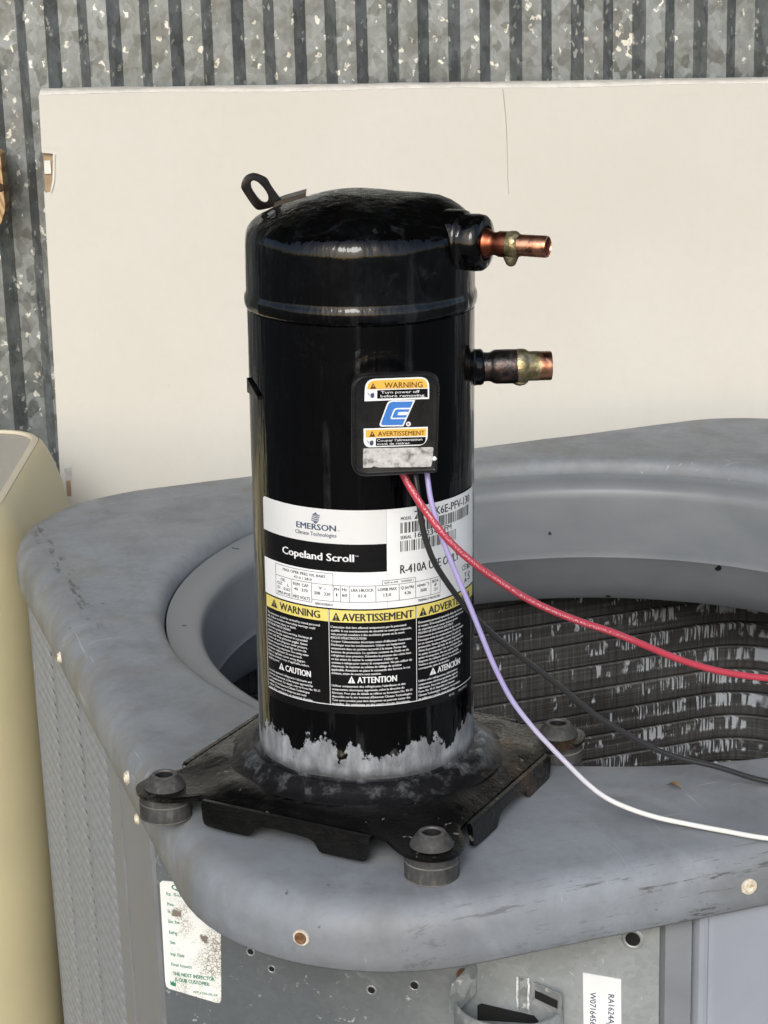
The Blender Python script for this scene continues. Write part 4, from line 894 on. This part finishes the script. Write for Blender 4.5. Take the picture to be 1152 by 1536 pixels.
def warn(word, x0, x1, z, cap, t0, t1, ink, inner, bold):
    o = lettering([(word, x0, x1, z, cap, bold)], F2, MAT[ink], npl)
    mb = MB(); tri(mb, t0, t1, z - 0.2, cap + 0.8, F2); t = mb.build('warning_triangle', MAT[ink], npl)
    xm = (t0 + t1) / 2; mb = MB(); mb.add([F3(xm - 0.3, z + cap * 0.72), F3(xm - 0.15, z + cap * 0.28), F3(xm + 0.15, z + cap * 0.28), F3(xm + 0.3, z + cap * 0.72)], [(0, 1, 2, 3)])
    mb.add([F3(xm - 0.25, z + 0.3), F3(xm + 0.25, z + 0.3), F3(xm + 0.25, z + 0.8), F3(xm - 0.25, z + 0.8)], [(0, 1, 2, 3)]); mb.build('exclamation_mark', MAT[inner], npl)
warn('WARNING', -58.5, -28.0, 141.8, 4.6, -67.6, -60.8, 'ink', 'lab_yellow', 0.022)
warn('AVERTISSEMENT', -13.8, 30.2, 141.2, 4.8, -20.2, -15.0, 'ink', 'lab_yellow', 0.022)
warn('ADVERTENCIA', 41.0, 83.6, 141.2, 4.8, 34.2, 39.8, 'ink', 'lab_yellow', 0.022)
warn('CAUTION', -54.7, -35.1, 102.2, 3.9, -61.0, -55.8, 'ink_white', 'lab_black', 0.022)
warn('ATTENTION', -5.0, 19.1, 101.2, 3.9, -10.9, -6.4, 'ink_white', 'lab_black', 0.022)
warn('ATENCIÓN', 48.1, 69.4, 101.2, 3.9, 41.6, 46.8, 'ink_white', 'lab_black', 0.022)
fine = {
 -72.2: ["This compressor should be serviced by trained personnel", "only. Failure to follow these safety warnings could", "result in serious injury or death.", "ELECTRICAL SHOCK HAZARD", "Disconnect power before servicing. Discharge all", "capacitors. Use this equipment in a grounded", "system only. Wear protective goggles. System", "contains oil and refrigerant under pressure.", "Remove pressure from both high and low side", "before removing compressor. Use tubing cutter", "to remove compressor. Do not use torch.", "Refer to applicable system wiring diagram.", "Replace terminal cover, if applicable, before", "applying power.", None,
        "Use only approved refrigerants / lubricants and", "electrical components, in the manner approved by", "the manufacturer. For details, refer to Form No. 93-11", "available on the Emerson Climate Technologies", "website. Others may be dangerous and could", "cause fires, explosions, or electrical shorting."],
 -21.0: ["L'entretien doit être effectué uniquement par le personnel", "qualifié. Si ces avertissements de sécurité ne sont pas respectés,", "cela pourrait conduire à des accidents graves ou la mort.", "RISQUE D'ÉLECTROCUTION", "Couper l'alimentation électrique avant d'effectuer l'entretien.", "Décharger tous les condensateurs. Utiliser cet équipement", "uniquement dans un système raccordé à la masse. Porter des", "lunettes de protection. Le système contient de l'huile et du", "réfrigérant sous pression. Détendre la pression des côtés haut", "et bas avant de retirer le compresseur. Utiliser un", "couteau à tubage pour retirer le compresseur. Ne pas utiliser de", "chalumeau. Se reporter au schéma de câblage du système", "applicable. Remettre en place le couvercle des bornes, le cas", "échéant, avant de mettre sous tension.", None,
        "Utiliser uniquement des réfrigérants / lubrifiants et des", "composantes électriques approuvés, selon la directive du", "fabricant. Pour plus de détails se référer au formulaire No. 93-11", "disponible sur le site Internet d'Emerson Climate Technologies.", "Tout autre produit peut être dangereux et pourrait causer des", "incendies, des explosions ou des courts-circuits électriques."],
 33.6: ["Únicamente personal capacitado debe dar servicio", "al equipo. El incumplimiento de estas advertencias", "de seguridad puede causar lesiones graves.", "PELIGRO DE DESCARGA ELÉCTRICA", "Desconecte la corriente antes de dar servicio.", "Descargue todos los condensadores. Use este equipo", "en un sistema conectado a tierra. Use gafas de", "protección. Aceite y refrigerante bajo presión.", "Alivie la presión del lado de alta y de baja antes", "de quitar el compresor. Use un cortatubos para", "quitar el compresor. No use soplete. Consulte el", "diagrama de cableado del sistema aplicable.", "Vuelva a colocar la cubierta de terminales, si", "corresponde, antes de encender.", None,
        "Utilice solo refrigerantes, lubricantes y", "componentes eléctricos aprobados según el", "fabricante. Para más detalles consulte el", "Form. No. 93-11 disponible en Emerson", "Climate Technologies. Cualquier otro producto", "es peligroso y puede causar incendios."]}
for x0, lines in fine.items():
    rows = []; z = 136.4
    for i, t in enumerate(lines):
        if t is None: z = 98.2; continue
        wd = 0.80 * len(t) if not t.isupper() else 0.98 * len(t)
        rows.append((t, x0, x0 + min(wd, 50.0 if x0 < 30 else 48.0), z, 1.38, 0.018)); z -= 2.31 if i < 14 else 2.36
    lettering(rows, F2, MAT['ink_fine'], npl, 'fine_print')
lettering([('97-10', 58, 63, 82.6, 1.3, 0.0), ('052-2373-15', 68, 79, 82.8, 1.3, 0.0)], F2, MAT['ink_fine'], npl, 'fine_print')

# ------------------------------------------------------------------ terminal cover
PH = R_(10); tn = Vector((math.sin(PH), -math.cos(PH), 0)); tt = Vector((math.cos(PH), math.sin(PH), 0))
def T(off): return lambda a, b, d=0.0: tuple(tt * (a * K) + tn * (0.105 + off * K + d * K) + Vector((0, 0, b * K)))
def rpoly(pts, rad, n=6):
    out = []
    for i, p in enumerate(pts):
        r = rad[i] if isinstance(rad, (list, tuple)) else rad; p = Vector(p)
        if r == 0: out.append(tuple(p)); continue
        a = (Vector(pts[i - 1]) - p).normalized(); b = (Vector(pts[(i + 1) % len(pts)]) - p).normalized()
        A_ = p + a * r; B_ = p + b * r
        for k in range(n + 1):
            t = k / n; out.append(tuple(A_ * (1 - t) ** 2 + p * 2 * t * (1 - t) + B_ * t * t))
    return out
ctr = Vector((1.6, 271.8))
cov = rpoly([(-24.9, 241.7), (25.6, 241.4), (27.5, 301.8), (-24.2, 302.4)], [10, 1.0, 10, 10], 8)
def inset(P, k): return [tuple(Vector(p) + (ctr - Vector(p)).normalized() * k) for p in P]
f0 = T(0)
rg = []
for k, off in ((8.0, -37), (6.0, -24), (0.2, -4.5), (0.0, -2.2), (0.5, -0.9), (1.4, -0.2), (2.0, -0.2), (2.5, -0.8), (3.2, -1.0)):
    rg.append([f0(a, b, off) for a, b in inset(cov, k)])
m = MB(); m.rings(rg); n_ = len(cov); b0 = len(m.v) - n_; m.f.append(tuple(range(b0, b0 + n_)))
tc_ = m.build('terminal_cover', MAT['plastic'], comp, True, 35)
def flat(name, mat, poly, off, th=0.15):
    mb = MB(); mb.prism(poly, T(off), th); return mb.build(name, MAT[mat], tc_)
flat('warning_sticker', 'lab_white', rpoly([(-17.0, 286.6), (20.8, 286.0), (20.9, 299.0), (-16.4, 299.5)], [0.3, 0.3, 6, 6]), -0.7)
flat('orange_band', 'lab_orange', rpoly([(-15.4, 293.5), (19.8, 292.6), (19.8, 298.2), (-15.2, 298.6)], [0.2, 0.2, 5, 5]), -0.55)
flat('black_band', 'lab_black', [(-9.6, 287.8), (19.9, 287.1), (19.9, 292.1), (-9.5, 292.7)], -0.55)
flat('warning_sticker', 'lab_white', rpoly([(-17.8, 259.3), (19.7, 258.5), (19.9, 269.5), (-17.7, 270.6)], [4.5, 6, 0.2, 0.2]), -0.7)
flat('orange_band', 'lab_orange', [(-16.6, 265.3), (18.9, 264.3), (19.0, 268.7), (-16.5, 269.7)], -0.55)
flat('black_band', 'lab_black', rpoly([(-10.7, 259.9), (18.6, 259.2), (18.7, 263.6), (-10.6, 264.5)], [0.1, 3.6, 0.2, 0.1]), -0.55)
ft = T(-0.40); ft2 = T(-0.30)
g2 = lambda a, b, d=0: ft(a, b, d)
def skew(x0, x1, y0, y1):
    return lambda a, b, d=0: ft(a, b + (y1 - y0) * (a - x0) / (x1 - x0), d)
lettering([('WARNING', -5.3, 16.9, 293.8, 3.2, 0.008)], skew(-5.3, 16.9, 293.8, 293.1), MAT['ink_brown'], tc_)
lettering([('AVERTISSEMENT', -9.4, 18.0, 265.8, 2.6, 0.008)], skew(-9.4, 18.0, 265.8, 264.8), MAT['ink_brown'], tc_)
lettering([('Turn power off', -7.3, 15.1, 290.6, 1.5, 0.008), ('before removing.', -7.7, 18.4, 288.4, 1.5, 0.008)], skew(-7.5, 17, 290.6, 289.9), MAT['ink_white'], tc_)
lettering([("Couper l'alimentation", -10, 16.6, 262.4, 1.4, 0.006), ('avant de retirer.', -10, 9.5, 260.4, 1.4, 0.006)], skew(-10, 16, 262.4, 261.7), MAT['ink_white'], tc_)
for zt in (293.8, 265.6):
    mb = MB(); x_ = -13.7 if zt > 280 else -14.6; mb.add([ft(x_, zt), ft(x_ + 3.6, zt - 0.1), ft(x_ + 1.8, zt + 3.3)], [(0, 1, 2)]); mb.build('warning_triangle', MAT['ink_brown'], tc_)
    mb = MB(); mb.add([ft2(x_ + 1.55, zt + 2.1), ft2(x_ + 1.7, zt + 0.9), ft2(x_ + 1.95, zt + 0.9), ft2(x_ + 2.1, zt + 2.1)], [(0, 1, 2, 3)]); mb.build('exclamation_mark', MAT['lab_orange'], tc_)
    zt2 = 290.0 if zt > 280 else 262.0; x_ = -12.4 if zt > 280 else -13.2   # hand-and-spark pictogram
    mb = MB(); mb.add([ft(x_ + a, zt2 + b) for a, b in ((-1.0, -1.2), (0.2, -1.7), (1.0, -0.9), (1.1, 0.7), (0.4, 1.6), (-0.2, 1.0), (-0.9, 1.2), (-1.1, 0.0))], [(0, 1, 2, 3, 4, 5, 6, 7)])
    for k in range(3): mb.add([ft(x_ - 2.9 + 0.5 * k, zt2 + 1.6 - 0.9 * k), ft(x_ - 2.6 + 0.5 * k, zt2 + 1.6 - 0.9 * k), ft(x_ - 1.5, zt2 + 0.3 - 0.3 * k), ft(x_ - 1.8, zt2 + 0.3 - 0.3 * k)], [(0, 1, 2, 3)])
    mb.build('hand_pictogram', MAT['ink_blue'], tc_)
em = flat('emblem', 'lab_white', rpoly([(-8.9, 271.2), (5.6, 270.6), (12.6, 285.7), (-3.2, 286.3)], [2.2, 0.2, 0.2, 2.6]), -0.7)
flat('emblem_blue', 'blue', rpoly([(-7.9, 272.0), (5.1, 271.5), (11.3, 285.0), (-2.6, 285.5)], [2.0, 0.1, 0.1, 2.3]), -0.58)
flat('emblem_line', 'lab_white', rpoly([(-2.3, 275.3), (7.1, 275.0), (10.0, 281.4), (0.3, 281.7)], [1.4, 0.1, 0.1, 1.8]), -0.46)
flat('emblem_blue', 'blue', rpoly([(-1.2, 276.1), (7.0, 275.8), (9.2, 280.6), (0.9, 280.9)], [1.0, 0.1, 0.1, 1.3]), -0.34)
flat('emblem_line', 'lab_white', [(2.1, 277.5), (7.6, 277.3), (8.4, 279.1), (2.7, 279.3)], -0.22)
mb = MB(); mb.prism([(8.5 + 1.4 * math.cos(R_(t)), 271.8 + 1.4 * math.sin(R_(t))) for t in range(0, 360, 20)], T(-0.6), 0.1); mb.build('registered_mark', MAT['lab_white'], tc_)
lettering([('R', 7.95, 9.15, 271.1, 1.5, 0.02)], g2, MAT['ink_brown'], tc_)
flat('silver_tape', 'silver_tape', rpoly([(-18.4, 247.3), (-13.4, 247.2), (-12.2, 248.0), (-10.6, 247.4), (-9.0, 247.0), (21.8, 245.5), (22.6, 249.5), (23.2, 257.2), (-18.0, 258.9)], [0.8, 0.2, 0.3, 0.3, 0.2, 0.8, 1.2, 0.8, 0.8]), -0.62)
mb = MB(); mb.revolve([(0.0, 0.0011), (0.0010, 0.0009), (0.0015, 0.0)], 14, Matrix.Translation(Vector(T(-1.0)(24.0, 250.2))) @ tn.to_track_quat('Z', 'Y').to_matrix().to_4x4()); mb.build('rivet', MAT['lab_white'], tc_, True)

# ================================================================== LEAD WIRES
red = [(0.0218, -0.082, 0.2433), (0.024, -0.088, 0.2372), (0.0301, -0.0925, 0.227), (0.0378, -0.094, 0.2151), (0.0479, -0.094, 0.2015), (0.0608, -0.088, 0.1866), (0.0774, -0.078, 0.1706), (0.0965, -0.066, 0.154), (0.1159, -0.055, 0.1405), (0.1356, -0.045, 0.1292), (0.1556, -0.036, 0.1191), (0.1736, -0.028, 0.1088), (0.192, -0.02, 0.098), (0.2128, -0.012, 0.0874), (0.236, -0.004, 0.0785), (0.2664, 0.006, 0.0705), (0.3136, 0.02, 0.0625), (0.382, 0.04, 0.0451)]
black = [(0.0297, -0.08, 0.2426), (0.0307, -0.085, 0.2362), (0.0329, -0.0885, 0.2185), (0.0355, -0.089, 0.2022), (0.041, -0.088, 0.1852), (0.0499, -0.084, 0.1688), (0.0614, -0.077, 0.151), (0.0732, -0.07, 0.136), (0.0876, -0.062, 0.1203), (0.1041, -0.054, 0.104), (0.117, -0.05, 0.0925), (0.1301, -0.046, 0.08), (0.1455, -0.042, 0.0656), (0.1608, -0.039, 0.0546), (0.1808, -0.035, 0.0412), (0.2007, -0.032, 0.0318), (0.2249, -0.03, 0.0245), (0.2591, -0.0265, 0.0122), (0.2969, -0.03, 0.0112), (0.3657, -0.035, 0.0125)]
white = [(0.0367, -0.082, 0.2431), (0.0377, -0.087, 0.2367), (0.0395, -0.0905, 0.2238), (0.0433, -0.092, 0.2091), (0.048, -0.092, 0.1947), (0.0543, -0.091, 0.1777), (0.062, -0.0895, 0.1583), (0.0697, -0.088, 0.1378), (0.0779, -0.086, 0.1164), (0.0887, -0.0835, 0.0937), (0.1021, -0.081, 0.0742), (0.1139, -0.079, 0.0599), (0.1254, -0.0775, 0.0467), (0.1368, -0.0765, 0.0344), (0.1486, -0.0765, 0.0248), (0.1631, -0.0775, 0.0178), (0.1797, -0.079, 0.0124), (0.1978, -0.083, 0.0096), (0.2192, -0.091, 0.0083), (0.2448, -0.1018, 0.0078), (0.2862, -0.115, 0.0092), (0.3392, -0.13, 0.0102)]
GW = 'lead wires from the terminal cover'
o = tube_mesh('lead_wire', catmull(red, 7), 0.00225, MAT['wire_red']); tag(o, 'red lead wire with white print running from the terminal cover', 'wire', GW)
o = tube_mesh('lead_wire', catmull(black, 7), 0.0018, MAT['wire_black']); tag(o, 'black lead wire crossing the fan opening between the red and lavender ones', 'wire', GW)
o = tube_mesh('lead_wire', catmull(white, 7), 0.0016, MAT['wire_white']); tag(o, 'lavender lead wire turning white where it lies on the condenser cover', 'wire', GW)
